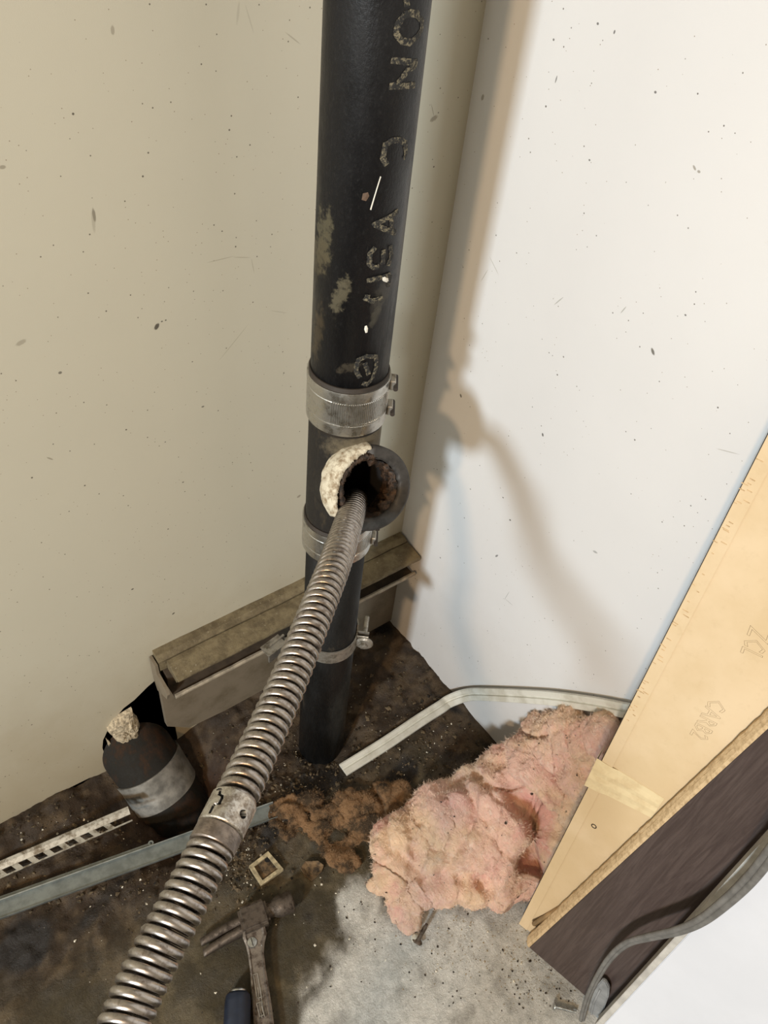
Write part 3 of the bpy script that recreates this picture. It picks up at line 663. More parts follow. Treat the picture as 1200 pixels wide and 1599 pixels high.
# even out the spacing, then smooth
acc0 = [0]
for a, b in zip(path, path[1:]): acc0.append(acc0[-1] + (b - a).length)
rs = []; j_ = 0; d_ = 0.004; n0 = int(acc0[-1] / d_)
for i in range(n0 + 1):
    while j_ < len(acc0) - 2 and acc0[j_ + 1] < i * d_: j_ += 1
    rs.append(path[j_].lerp(path[j_ + 1], min(1, (i * d_ - acc0[j_]) / max(1e-9, acc0[j_ + 1] - acc0[j_]))))
for it in range(60): rs = [rs[0]] + [(rs[i - 1] + rs[i] * 2 + rs[i + 1]) / 4 for i in range(1, len(rs) - 1)] + [rs[-1]]
path = rs
acc = [0]
for a, b in zip(path, path[1:]): acc.append(acc[-1] + (b - a).length)
def at_s(s):
    import bisect
    i = min(max(bisect.bisect(acc, s) - 1, 0), len(path) - 2); t = (s - acc[i]) / max(1e-9, acc[i + 1] - acc[i]); return path[i].lerp(path[i + 1], t)
def nearest_s(px, py):
    best = None
    for i, p in enumerate(path):
        q = p - CAMPOS; z = q.dot(R2)
        if z < .1: continue
        e = math.hypot(600 + F * q.dot(R0) / z - px, 799.5 + F * q.dot(R1) / z - py)
        if best is None or e < best[0]: best = (e, acc[i])
    return best[1]
s_up, s_dn = nearest_s(366, 1252), nearest_s(331, 1325)
cab = thing('drain_cable', 'coiled steel drain-cleaning cable running from the open tee down to the lower left', 'drain cable', tuple(at_s((s_up + s_dn) / 2)))
def coil(s0, s1, name, pitch=.00735, wr_=.0031):
    rc = RC - wr_; step = pitch / 22; n_ = int((s1 - s0) / step)
    bm = bmesh.new(); u, v = frame_of(at_s(s0 + .001) - at_s(s0)); prev = None; K = 8
    cen = [at_s(s0 + i * step) for i in range(n_ + 1)]; pts = []; 
    for i in range(n_ + 1):
        t = (at_s(min(s1, s0 + i * step + .002)) - at_s(max(s0, s0 + i * step - .002))).normalized()
        u = (u - t * u.dot(t)).normalized(); v = t.cross(u)
        a = 2 * PI * i / 22
        rad = u * math.cos(a) + v * math.sin(a)
        c = cen[i] + rad * rc
        tan = (u * -math.sin(a) + v * math.cos(a)) * (2 * PI * rc) + t * pitch; tan.normalize()
        bn = tan.cross(rad).normalized()
        ring = [bm.verts.new(c + rad * (wr_ * math.cos(b)) + bn * (wr_ * math.sin(b))) for b in [2 * PI * k / K for k in range(K)]]
        if prev:
            for k in range(K): bm.faces.new((prev[k], prev[(k + 1) % K], ring[(k + 1) % K], ring[k]))
        else: bm.faces.new(ring[::-1])
        prev = ring
    bm.faces.new(prev); recalc(bm)
    return adopt(mobj(name, bm, M_cable, smooth=True), cab)
coil(0.0, s_up + .003, 'coil'); coil(s_dn - .002, acc[-1], 'coil', .0061, .0028)
# coupling sleeve
def sleeve(s0, s1, r, name, mats, marks=()):
    NA, NS = 200, 90; bm = bmesh.new(); rows = []; idx = []
    mid = at_s((s0 + s1) / 2); T = (at_s(s1) - at_s(s0)).normalized()
    toC = (CAMPOS - mid).normalized(); U = (toC - T * toC.dot(T)).normalized(); W_ = T.cross(U)
    if W_.dot(R0) < 0: W_ = -W_
    Lh = (s1 - s0)
    for j in range(NS + 1):
        f = j / NS; row = []; c = mid + T * (Lh * (f - .5))
        for i in range(NA):
            a = 2 * PI * i / NA; aa = (a + PI) % (2 * PI) - PI
            rr = r - (.0012 if f < .012 or f > .988 else 0) + .00012 * noise.noise(V((math.cos(a) * 8, math.sin(a) * 8, f * 14)))
            x_, y_ = aa * r, f * Lh; dk = 0
            for mk in marks:
                if mk[0] == 'hole':
                    dd = math.hypot(x_ - mk[1], y_ - mk[2])
                    if dd < mk[3]: rr -= .006; dk = 1
                elif mk[0] == 'seg':
                    (ax, ay), (bx_, by_) = mk[1], mk[2]; tt = max(0, min(1, ((x_ - ax) * (bx_ - ax) + (y_ - ay) * (by_ - ay)) / ((bx_ - ax) ** 2 + (by_ - ay) ** 2)))
                    if math.hypot(x_ - ax - tt * (bx_ - ax), y_ - ay - tt * (by_ - ay)) < .0007: rr -= .0018; dk = 1
            row.append((bm.verts.new(c + (U * math.cos(a) + W_ * math.sin(a)) * rr), dk))
        rows.append(row)
    for a, b in zip(rows, rows[1:]):
        for i in range(NA):
            q = (a[i], a[(i + 1) % NA], b[(i + 1) % NA], b[i]); f = bm.faces.new([z[0] for z in q])
            if sum(z[1] for z in q) >= 2: f.material_index = 1
    bm.faces.new([z[0] for z in rows[0]][::-1]); bm.faces.new([z[0] for z in rows[-1]]); recalc(bm)
    return adopt(mobj(name, bm, mats, smooth=True), cab)
Lc = s_dn - s_up
sA, sB = s_up, s_up + Lc * .66
L1 = sB - sA
sleeve(sA, sB, .0147, 'female_coupling', [M_coupA, M_black], [('hole', .0088, L1 * .55, .0025),
    ('seg', (-.0150, L1 * .10), (-.0118, L1 * .12)), ('seg', (-.0118, L1 * .12), (-.0110, L1 * .30)), ('seg', (-.0110, L1 * .30), (-.0082, L1 * .33)), ('seg', (-.0082, L1 * .33), (-.0076, L1 * .58)), ('seg', (-.0076, L1 * .58), (-.0108, L1 * .62)), ('seg', (-.0108, L1 * .62), (-.0112, L1 * .9))])
sleeve(sB, s_dn, .0143, 'male_coupling', [M_coupB, M_black])

# ------------------------------------------------------------------ old pipe stub bottom left with band
ox, oy, orr = -.47, -.03, .0515
old = thing('old_pipe_stub', 'old brown soil-stained pipe in the broken wall opening at lower left', 'pipe', (ox, oy, 0))
oax = V((.15, -.60, -.78)).normalized()
otop = V((-.470, -.030, -.040)) - oax * .178
bm = bmesh.new(); lathe(bm, [(0, -.08), (orr, -.08), (orr, .12), (orr + .001, .20), (orr, .34), (0, .34)], otop, oax, 48); recalc(bm)
adopt(mobj('pipe_body', bm, M_oldpipe, smooth=True), old)
cc = thing('band_coupling', 'wide dull grey steel band clamped round the old brown pipe', 'pipe clamp', tuple(otop + oax * .16))
bm = bmesh.new(); lathe(bm, [(orr + .001, .150), (orr + .0035, .150), (orr + .0036, .170), (orr + .0033, .171), (orr + .0033, .186), (orr + .0036, .187), (orr + .0035, .206), (orr + .001, .206)], otop, oax, 64, closed=True); recalc(bm)
o = mobj('steel_shield', bm, plain('dusty_band_steel', (.26, .245, .215), .55, .45, .2, 60, .15)); o.data.shade_smooth(); o.data.set_sharp_from_angle(angle=.3); adopt(o, cc)

# ------------------------------------------------------------------ metal strips on the floor
def strip_frame(p0, p1, up_=V((0, 0, 1))):
    t = (p1 - p0).normalized(); s = up_.cross(t).normalized(); return t, s
# flat channel
p0, p1 = on_z(-60, 1444, .010), on_z(430, 1266, .004); t, s_ = strip_frame(p0, p1); L = (p1 - p0).length
bm = bmesh.new()
def ext(bm, prof, p0, t, s_, L, n=1, mi=0, end_cut=0):
    rows = []
    for i in range(n + 1):
        rows.append([bm.verts.new(p0 + t * (L * i / n + (end_cut * a if i == n else 0)) + s_ * a + V((0, 0, b))) for a, b in prof])
    k = len(prof)
    for a, b in zip(rows, rows[1:]):
        for j in range(k): bm.faces.new((a[j], a[(j + 1) % k], b[(j + 1) % k], b[j])).material_index = mi
    bm.faces.new(rows[0]); bm.faces.new(rows[-1][::-1]); recalc(bm)
hw = .0115
ext(bm, [(-hw, 0), (-hw, .0042), (-hw + .0008, .0042), (-hw + .0011, .0010), (hw - .0018, .0010), (hw - .0012, .0070), (hw, .0075), (hw, 0)], p0, t, s_, L)
ch = thing('channel_strip', 'flat galvanised metal channel lying across the dirt under the cable', 'metal strip', tuple(p0.lerp(p1, .5)))
adopt(mobj('channel', bm, M_galv), ch)
bm = bmesh.new(); q0 = p0 + t * (L * .10) + s_ * (hw + .0006) ; ext(bm, [(0, .001), (0, .0050), (.005, .0035), (.0058, .001)], q0, t, s_, L * .48)
adopt(mobj('rear_flange', bm, M_galv), ch)
bm = bmesh.new(); qc = p0 + t * (L * .58) + s_ * (hw + .004); lathe(bm, [(.0018, 0), (.0038, 0), (.0038, .002), (.0018, .002)], qc + V((0, 0, .003)), n=20, closed=True); recalc(bm)
adopt(mobj('rivet_eye', bm, M_galv), ch)
# perforated bead
p0, p1 = on_z(-60, 1386, .012), on_z(204, 1272, .012); t, s_ = strip_frame(p0, p1); L = (p1 - p0).length
bd = thing('corner_bead', 'dusty perforated metal corner bead with slanted cutouts at the lower left edge', 'metal strip', tuple(p0.lerp(p1, .5)))
bm = bmesh.new(); ext(bm, [(.0005, 0), (.0005, .001), (.0065, .0042), (.011, .0050), (.0125, .003), (.0125, .0)], p0, t, s_, L); adopt(mobj('nose', bm, M_bead, smooth=False), bd)
bm = bmesh.new(); ext(bm, [(-.0105, 0), (-.0105, .0012), (-.0085, .0012), (-.0085, 0)], p0, t, s_, L); adopt(mobj('edge_rail', bm, M_bead), bd)
bm = bmesh.new(); k = 0; x = 0.0
while x < L - .03:
    # trapezoid web between cutouts, alternating lean
    lean = .006
    a0, a1 = x, x + .0085
    T_ = lambda a, b, c, p0=p0, t=t, s_=s_: p0 + t * a + s_ * b + V((0, 0, c))
    poly_prism(bm, [(a0 + (lean if lean > 0 else 0), -.0086), (a1 + (lean if lean > 0 else 0), -.0086), (a1 - (lean if lean < 0 else 0), .0010), (a0 - (lean if lean < 0 else 0), .0010)], T_, .0, .0010)
    x += .0205; k += 1
recalc(bm); adopt(mobj('perforated_web', bm, M_bead), bd)

# ------------------------------------------------------------------ white J trim
A0 = on_z(536, 1203, .006); 
pth = [A0, on_z(600, 1163, .007), on_z(655, 1126, .010), on_z(688, 1105, .012), on_z(703, 1095, .014)]
for q in ((730, 1085), (760, 1084), (850, 1089), (920, 1098), (978, 1109), (1060, 1128)):
    a = on_plane(q[0], q[1], V((-.009, 0, 0)), V((1, 0, 0))); pth.append(a)
pth = catmull(pth, 8)
tr = thing('vinyl_trim', 'bent white vinyl trim strip running from the dirt floor up along the right wall', 'trim strip', tuple(A0))
prof = [(-.0105, -.001), (-.0105, .0032), (-.0080, .0042), (-.0030, .0036), (-.0020, .0006), (.0005, .0006), (.0015, .0030), (.0095, .0036), (.0105, .0022), (.0105, -.001)]
bm = bmesh.new(); prev = None
for i, p in enumerate(pth):
    tt = (pth[min(i + 1, len(pth) - 1)] - pth[max(i - 1, 0)]).normalized()
    f = sstep(22, 46, i); nrm = V((0, 0, 1)).lerp(V((-1, 0, .12)), f).normalized()
    sd = tt.cross(nrm).normalized(); nrm = sd.cross(tt).normalized()
    row = [bm.verts.new(p + sd * a + nrm * b) for a, b in prof]
    if prev:
        k = len(prof)
        for j in range(k): bm.faces.new((prev[j], prev[(j + 1) % k], row[(j + 1) % k], row[j]))
    else: bm.faces.new(row[::-1])
    prev = row
bm.faces.new(prev); recalc(bm); adopt(mobj('strip', bm, M_vinyl), tr)

# ------------------------------------------------------------------ leaning boards
SN = V((-.961, -.240, .139)).normalized(); SB = SN.cross(V((0, 0, 1))).normalized()
if SB.y > 0: SB = -SB
SU = SB.cross(SN); SU = SU if SU.z > 0 else -SU; SU.normalize()
SO = V((-.1694, -.5454, 0))
def ST(b, u, c): return SO + SB * b + SU * u + SN * c
def s2(px, py, c=0.0):
    q = on_plane(px, py, SO + SN * c, SN) - (SO + SN * c); return (q.dot(SB), q.dot(SU))
def beveled(poly, t0, t1, off=.0008):
    bm = bmesh.new(); poly_prism(bm, poly, ST, t0, t1); recalc(bm)
    bmesh.ops.bevel(bm, geom=bm.edges[:], offset=off, segments=2, affect='EDGES'); return bm
# light fibreboard
lb = thing('fibreboard_panel', 'pale fibreboard cabinet panel with stamped letters leaning against the right wall, hindmost of three', 'board', tuple(ST(0, 0, -.02)))
xl = lambda u: -.0235 - .0485 * u
LB = [(xl(.003), .003), (.33, .003), (.33, .98), (xl(.98), .98)]
adopt(mobj('panel', beveled(LB, -.030, -.018), M_mdf), lb)
bm = beveled([(xl(.003) - .0022, .004), (.32, .004), (.32, .982), (xl(.98) - .0022, .982)], -.0325, -.0305, .0004); o = adopt(mobj('finished_face', bm, M_seal), lb); o['label'] = 'dark finished outer face'
rail = [(xl(.003), .003), (xl(.003) + .013, .003), (xl(.98) + .013, .98), (xl(.98), .98)]
adopt(mobj('edge_rail', beveled(rail, -.018, -.0165, .0005), M_mdf), lb)
# crushed nicks on the rail edge
bm = bmesh.new()
for i in range(60):
    u = random.uniform(.44, .90); bm2 = None
    c0 = ST(xl(u) + random.uniform(.001, .009), u, -.0163); box(bm, c0, SB * random.uniform(.001, .003), SU * .0004, SN * .0003)
o = adopt(mobj('edge_splinters', bm, M_mdf_edge), lb); o['kind'] = 'stuff'
# masking tape wrapped round the edge
bm = bmesh.new(); rows = []
tl0, tl1, tr0, tr1 = s2(933, 1184, -.0162), s2(913, 1226, -.0162), s2(1038, 1247, -.0178), s2(1018, 1277, -.0178)
for i in range(13):
    f = i / 12; a = [tl0[k] + (tr0[k] - tl0[k]) * f for k in (0, 1)]; b = [tl1[k] + (tr1[k] - tl1[k]) * f for k in (0, 1)]
    hgt = -.0159 if f < .24 else (-.0159 - .0018 * min(1, (f - .24) / .06))
    row = []
    for g in range(7):
        h = g / 6; wv = .0007 * math.sin(h * PI) * (1.4 if g in (2, 4) else .2)
        row.append(bm.verts.new(ST(a[0] + (b[0] - a[0]) * h, a[1] + (b[1] - a[1]) * h, hgt + wv)))
    rows.append(row)
fold = [bm.verts.new(v.co - SN * .020 + SB * -.0012) for v in rows[0]]
for a, b in zip([fold] + rows, rows):
    for g in range(6): bm.faces.new((a[g], a[g + 1], b[g + 1], b[g]))
recalc(bm); o = mobj('masking_tape', bm, M_tape, smooth=False)
so = o.modifiers.new('s', 'SOLIDIFY'); so.thickness = .0003; bake(o); adopt(o, lb)
# knot mark
bm = bmesh.new(); kb = s2(928, 1290, -.018); lathe(bm, [(.0022, 0), (.0034, 0), (.0034, .0003), (.0022, .0003)], ST(kb[0], kb[1], -.0180), SN, 20, closed=True); recalc(bm)
o = adopt(mobj('ring_mark', bm, M_seal), lb); o['label'] = 'small dark ring mark'
# slot and dowel
g0, g1 = s2(836, 1440, -.018), s2(888, 1409, -.018)
bm = bmesh.new(); gc = ST((g0[0] + g1[0]) / 2, (g0[1] + g1[1]) / 2, -.0150); tube(bm, [ST(g0[0], g0[1], -.0150), ST(g1[0], g1[1], -.0150)], .0032, 12)
adopt(mobj('dowel', bm, M_brass, smooth=True), lb)
sl = [s2(831, 1436, -.018), s2(842, 1455, -.018), s2(872, 1432, -.018), s2(870, 1418, -.018)]
bm = bmesh.new(); poly_prism(bm, sl[::-1], ST, -.0180, -.0176); recalc(bm); o = adopt(mobj('slot', bm, plain('slot_shade', (.13, .08, .035), .8)), lb)
# stamped letters as outlined text
def stamp(txt, p_start, p_end, pcap, parent):
    cu = bpy.data.curves.new('stamp', 'FONT'); cu.body = txt; cu.fill_mode = 'NONE'; cu.bevel_depth = .006; cu.size = 1.0; cu.resolution_u = 1; cu.bevel_resolution = 0
    to = bpy.data.objects.new('t', cu); sc.collection.objects.link(to)
    dg = bpy.context.evaluated_depsgraph_get(); dg.update(); me = bpy.data.meshes.new_from_object(to.evaluated_get(dg))
    bpy.data.objects.remove(to)
    xs_ = [v.co.x for v in me.vertices]; ys_ = [v.co.y for v in me.vertices]
    x0, x1, y0, y1 = min(xs_), max(xs_), min(ys_), max(ys_)
    a, b, c_ = [V((*s2(*q, -.018), 0)) for q in (p_start, p_end, pcap)]
    e1 = b - a; e2 = c_ - a
    for v in me.vertices:
        fx, fy, fz = (v.co.x - x0) / (x1 - x0), (v.co.y - y0) / (y1 - y0), v.co.z
        q = a + e1 * fx + e2 * fy; v.co = ST(q.x, q.y, -.0179 + max(-.0001, fz * .012))
    me.materials.append(M_ink); me.name = 'stamp'
    o = bpy.data.objects.new('stamped_lettering', me); sc.collection.objects.link(o); adopt(o, parent)
    o['label'] = 'outlined stamp reading ' + txt
stamp('CARB2', (1110, 1088), (1077, 1146), (1138, 1102), lb)
stamp('ZCL', (1172, 976), (1156, 1018), (1206, 992), lb)
# dark laminate panel
db = thing('dark_panel', 'dark walnut laminate board with a rough raw edge, middle one of the leaning boards', 'board', tuple(ST(0, 0, 0)))
xd = lambda u: .0 + .107 * u
DB = [(xd(.002) + .0028, .002), (.40, -.001), (.40, .92), (xd(.92) + .0028, .92)]
adopt(mobj('panel', beveled(DB, -.0145, 0.0), M_dark), db)
bm = bmesh.new(); rows = []
for i in range(121):
    u = .002 + .918 * i / 120; w0 = .0010 * noise.noise(V((u * 160, 0, 0))); w1 = .0012 * noise.noise(V((u * 300, 5, 0)))
    rows.append([bm.verts.new(ST(xd(u) + q[0], u, q[1])) for q in ((-.0060 + w0, -.0150), (-.0062 + w0, -.0095), (-.0040 + w0, -.0060 + w1), (-.0036, -.0050), (-.0004, -.0012 + w1 * .7), (.0030, .0002), (.0064, -.0145))])
for a, b in zip(rows, rows[1:]):
    for k in range(7): bm.faces.new((a[k], a[(k + 1) % 7], b[(k + 1) % 7], b[k]))
bm.faces.new(rows[0]); bm.faces.new(rows[-1][::-1]); recalc(bm)
o = adopt(mobj('raw_edge', bm, M_mdf_edge), db); o['label'] = 'rough pale fibreboard edge'
# white panel
wb_ = thing('white_panel', 'glossy white melamine board with grey edge band, foremost of the leaning boards', 'board', tuple(ST(.15, 0, .03)))
WB = [(.1215, .012), (.62, .012), (.62, .86), (.1175, .86)]
adopt(mobj('panel', beveled(WB, .0145, .0300), M_white), wb_)
adopt(mobj('edge_band', beveled([(.1145, .012), (.1213, .012), (.1173, .86), (.1105, .86)], .0140, .0302, .0006), M_band), wb_)

# ------------------------------------------------------------------ grey cord and plug
def sp(px, py, c): q = s2(px, py, c); return ST(q[0], q[1], c)
cp = [sp(1250, 1270, .075), sp(1210, 1325, .060), sp(1170, 1375, .052), sp(1130, 1412, .050), sp(1095, 1438, .047), sp(1060, 1453, .044), sp(1015, 1463, .038), sp(980, 1473, .030), sp(955, 1494, .026), sp(935, 1524, .024), sp(918, 1560, .024), sp(908, 1600, .026), sp(903, 1650, .030)]
crd = thing('power_cord', 'flat grey twin power cord draped over the dark and white boards', 'cord', tuple(cp[6]))
cpp = catmull(cp, 8)
for s in (-1, 1):
    bm = bmesh.new(); q = []
    for i, p in enumerate(cpp):
        f = i / len(cpp); t = (cpp[min(i + 1, len(cpp) - 1)] - cpp[max(i - 1, 0)]).normalized()
        sd = t.cross(SN).normalized(); a = -.5 + 1.6 * f
        q.append(p + (sd * math.cos(a) + SN * math.sin(a)) * s * (.0030 - .0014 * f))
    tube(bm, q, lambda f: .0038 - .0016 * f, 12)
    adopt(mobj('conductor', bm, M_cord, smooth=True), crd)
pg = thing('plug_lead', 'grey moulded plastic strip standing in front of the dark board', 'plastic piece', tuple(sp(925, 1590, .02)))
bm = bmesh.new(); pts_ = [(908, 1599), (912, 1576), (925, 1548), (941, 1529), (947, 1533), (952, 1543), (951, 1556), (942, 1580), (936, 1612), (934, 1660), (905, 1660)]
poly_prism(bm, [s2(a, b, .010) for a, b in pts_], ST, .006, .011); recalc(bm); bmesh.ops.bevel(bm, geom=bm.edges[:], offset=.0012, segments=2, affect='EDGES')
adopt(mobj('body', bm, M_plug), pg)
bm = bmesh.new(); q = [sp(a, b, .0112) for a, b in ((938, 1545), (928, 1565), (920, 1600), (917, 1650))]; tube(bm, q, .0016, 8); adopt(mobj('rib', bm, M_plug, smooth=True), pg)

# ------------------------------------------------------------------ insulation
def lump(blobs, voxel, disp, name_mat, seed, flat=.85, creases=()):
    bm = bmesh.new()
    for (px, py, z, r) in blobs:
        c = on_z(px, py, z); m4 = Matrix.Translation(c) @ Matrix.Diagonal((r, r, r * flat, 1))
        bmesh.ops.create_icosphere(bm, subdivisions=3, radius=1.0, matrix=m4)
    o = tmp(bm)
    mr = o.modifiers.new('r', 'REMESH'); mr.mode = 'VOXEL'; mr.voxel_size = voxel
    ms = o.modifiers.new('s', 'SMOOTH'); ms.iterations = 3
    bake(o); me = o.data
    nrm = [v.normal.copy() for v in me.vertices]
    for v, nn in zip(me.vertices, nrm):
        p = v.co.copy(); q = p + V((seed, 0, 0))
        warp = V((noise.noise(q * 14), noise.noise(q * 14 + V((5, 0, 0))), noise.noise(q * 14 + V((0, 5, 0))))) * .03
        rid = 1.15 * noise.noise((q + warp) * 15) + .9 - 1.5 * sstep(.12, 0, abs(noise.noise((q + warp * 1.3) * 9))) + .5 * noise.noise(q * 34)
        fine = noise.noise((q + warp) * 60) ; f3 = noise.noise(q * 150)
        v.co = p + nn * (disp * (rid * .55) + disp * .26 * fine + disp * .18 * f3 + disp * .14 * noise.noise(q * 330))
        for (a_, b_, rad_, dep_) in creases:
            ab = b_ - a_; tt_ = max(0, min(1, (p - a_).dot(ab) / max(1e-9, ab.dot(ab)))); dd_ = (p - a_ - ab * tt_).length + .004 * noise.noise(p * 60)
            if dd_ < rad_: v.co -= nn * dep_ * (1 - (dd_ / rad_) ** 2) ** 1.5
        if v.co.z < .001: v.co.z = .001 + .001 * f3
        v.co.x = min(v.co.x, -.004)
        dd = (v.co - SO).dot(SN)
        if dd > -.036 and v.co.y < -.50: v.co -= SN * (dd + .036)
    for p in me.polygons: p.use_smooth = True
    return o
WB_ = [(640, 1322, .035, .046), (612, 1372, .022, .026), (632, 1412, .015, .020), (640, 1436, .010, .012), (655, 1385, .020, .024), (690, 1285, .045, .054), (690, 1350, .030, .046), (735, 1370, .030, .036), (760, 1270, .065, .062), (745, 1320, .050, .055), (800, 1350, .050, .048), (850, 1360, .05, .045), (830, 1290, .08, .062), (850, 1215, .12, .060), (800, 1230, .09, .055), (885, 1165, .17, .046), (862, 1160, .14, .040), (905, 1145, .22, .038), (935, 1150, .255, .036), (958, 1160, .27, .036), (930, 1190, .20, .05), (920, 1240, .13, .055), (930, 1320, .08, .06), (960, 1210, .15, .05), (780, 1385, .03, .026)]
def cre(pts_, rad_, dep_):
    q = [on_z(*p) for p in pts_]; return [(a, b, rad_, dep_) for a, b in zip(q, q[1:])]
CR = cre([(790, 1205, .115), (822, 1245, .125), (846, 1290, .115), (842, 1340, .095), (826, 1395, .075)], .034, .030) + cre([(846, 1290, .12), (880, 1300, .14)], .022, .014) + \
     cre([(652, 1285, .085), (656, 1300, .085)], .010, .012) + cre([(648, 1330, .07), (655, 1345, .07)], .012, .016) + cre([(735, 1262, .11), (760, 1290, .115)], .026, .014) + \
     cre([(690, 1372, .055), (745, 1368, .06)], .022, .016) + cre([(868, 1200, .19), (905, 1185, .22)], .016, .012)
wool = lump(WB_, .0028, .0165, None, 1.3, .85, CR); wool.name = 'insulation_batt'; wool.data.materials.clear(); wool.data.materials.append(M_wool)
wt = thing('pink_insulation', 'big crumpled lump of pink glass wool between the right wall and the fibreboard', 'insulation', tuple(on_z(760, 1330)))
adopt(wool, wt)
def fibres(o, n_, ln, wd, mat, parent):
    me = o.data; bm = bmesh.new(); rnd = random.Random(5); ps = me.polygons; N = len(ps)
    for i in range(n_):
        p = ps[rnd.randrange(N)]
        if p.normal.z < -.3: continue
        c = p.center; d = (p.normal * rnd.uniform(.2, 1) + V((rnd.gauss(0, 1), rnd.gauss(0, 1), rnd.gauss(0, 1))) * .8).normalized()
        l = ln * rnd.uniform(.4, 1.3); s_ = d.cross(V((rnd.gauss(0, 1), rnd.gauss(0, 1), rnd.gauss(0, 1)))).normalized() * wd
        cv = d.cross(s_).normalized() * l * rnd.uniform(-.5, .5)
        a, b, c2 = c - p.normal * .001, c + d * l * .5 + cv * .5, c + d * l * .8 + cv
        v = [bm.verts.new(x) for x in (a - s_, a + s_, b + s_ * .8, b - s_ * .8, c2)]
        bm.faces.new((v[0], v[1], v[2], v[3])); bm.faces.new((v[3], v[2], v[4]))
    f = mobj('loose_fibres', bm, mat); f['kind'] = 'stuff'; adopt(f, parent); return f
rf_ = random.Random(3); bm = bmesh.new(); cnt_ = 0
while cnt_ < 150:
    p = wool.data.polygons[rf_.randrange(len(wool.data.polygons))]
    if p.normal.z < .2: continue
    cnt_ += 1; s_ = .0006 * (4.5 ** rf_.random()); 
    vs = [bm.verts.new(p.center + V((rf_.uniform(-1, 1), rf_.uniform(-1, 1), rf_.uniform(-1, 1))) * s_ + p.normal * .0012) for _ in range(4)]
    for f in ((0, 1, 2), (0, 2, 3), (0, 3, 1), (1, 3, 2)): bm.faces.new([vs[k] for k in f])
o = mobj('dirt_flecks', bm, M_debris_d); o['kind'] = 'stuff'; adopt(o, wt)
fibres(wool, 60000, .0070, .00013, M_fibre, wt)
# dirt crumbs on the wool
rnd_ = random.Random(11); DW_ = []
for (ax_, ay_, bx_, by_, wpx, cnt_) in ((432, 1258, 560, 1262, 10, 26), (450, 1275, 545, 1345, 12, 34), (500, 1270, 640, 1262, 16, 44), (570, 1235, 650, 1250, 12, 20), (540, 1300, 610, 1290, 10, 18)):
    for k in range(cnt_):
        f = rnd_.random(); DW_.append((ax_ + (bx_ - ax_) * f + rnd_.gauss(0, wpx * .7), ay_ + (by_ - ay_) * f + rnd_.gauss(0, wpx * .6), rnd_.uniform(.001, .007), rnd_.uniform(.006, .015)))
DW_ += [(537, 1348, .005, .011), (545, 1352, .004, .009)]
dw = lump(DW_, .0020, .0110, None, 7.7, .42); dw.name = 'wool_scrap'; dw.data.materials.clear(); dw.data.materials.append(M_wool_dirty)
dt = thing('dirty_insulation', 'flattened brown-orange scrap of old insulation on the floor beside the pink lump', 'insulation', tuple(on_z(530, 1290)))
adopt(dw, dt); fibres(dw, 16000, .006, .00015, M_fibre_d, dt)

# ------------------------------------------------------------------ hammer
hm = thing('hammer', 'rusty dark claw hammer with an all-metal grooved handle lying on the concrete', 'hammer', tuple(on_z(395, 1440)))
HZ = .016
def hp(px, py, z=HZ): return on_z(px, py, z)
# head block
c0 = hp(397, 1434, .018); ux = (hp(450, 1412) - hp(345, 1455)).normalized(); uy = V((-ux.y, ux.x, 0)) 
if uy.dot(V((R1.x, R1.y, 0))) < 0: uy = -uy           # uy points towards the handle (image down)
bm = bmesh.new(); box(bm, c0, ux * .0190, uy * .0165, (0, 0, .0150)); bmesh.ops.bevel(bm, geom=bm.edges[:], offset=.004, segments=3, affect='EDGES')
adopt(mobj('head_block', bm, M_hamh, smooth=False), hm)
bm = bmesh.new(); lathe(bm, [(0, .010), (.0105, .010), (.0098, .020), (.0100, .026), (.0128, .031), (.0140, .037), (.0140, .052), (.0130, .054), (0, .054)], c0 - uy * .002, ux, 32); recalc(bm)
adopt(mobj('striking_face', bm, M_hamh, smooth=True), hm)
for sgn in (-1, 1):
    bm = bmesh.new(); rows = []
    for i in range(15):
        f = i / 14; c = c0 - ux * (.010 + .062 * f) + uy * (.002 + .005 * f * f + sgn * (.0055 + .0015 * f)) - V((0, 0, .002 + .006 * f)); wd = .0068 * (1 - .25 * f); th = .0085 * (1 - .80 * f) + .001
        rows.append([bm.verts.new(c + uy * (wd * a) + V((0, 0, th * b))) for a, b in ((-1, -.6), (-.8, .8), (0, 1), (.8, .8), (1, -.6), (0, -1))])
    for a, b in zip(rows, rows[1:]):
        for k in range(6): bm.faces.new((a[k], a[(k + 1) % 6], b[(k + 1) % 6], b[k]))
    bm.faces.new(rows[0]); bm.faces.new(rows[-1][::-1]); recalc(bm); adopt(mobj('claw', bm, M_hamh, smooth=True), hm)
# handle with flared neck
ctr = [(397, 1447, .020, .0135), (398, 1462, .018, .0155), (399, 1475, .016, .0120), (400, 1490, .014, .0100), (403, 1515, .012, .0098), (407, 1550, .010, .0110), (411, 1585, .009, .0118), (414, 1620, .009, .0125), (419, 1680, .009, .0125), (423, 1740, .009, .0120)]
H = [(hp(a, b, c), w_) for a, b, c, w_ in ctr]
bm = bmesh.new(); rows = []
for i, (p, w_) in enumerate(H):
    t = (H[min(i + 1, len(H) - 1)][0] - H[max(i - 1, 0)][0]).normalized(); s_ = t.cross(V((0, 0, 1))).normalized()
    rows.append([bm.verts.new(p + s_ * (w_ * a) + V((0, 0, b))) for a, b in ((-1, -.005), (-1, .0035), (-.78, .0050), (-.62, .0032), (-.15, .0032), (.62, .0032), (.78, .0050), (1, .0035), (1, -.005))])
for a, b in zip(rows, rows[1:]):
    k = len(a)
    for j in range(k): bm.faces.new((a[j], a[(j + 1) % k], b[(j + 1) % k], b[j]))
bm.faces.new(rows[0]); bm.faces.new(rows[-1][::-1]); recalc(bm)
bmesh.ops.subdivide_edges(bm, edges=[e for e in bm.edges if e.calc_length() > .03], cuts=1)
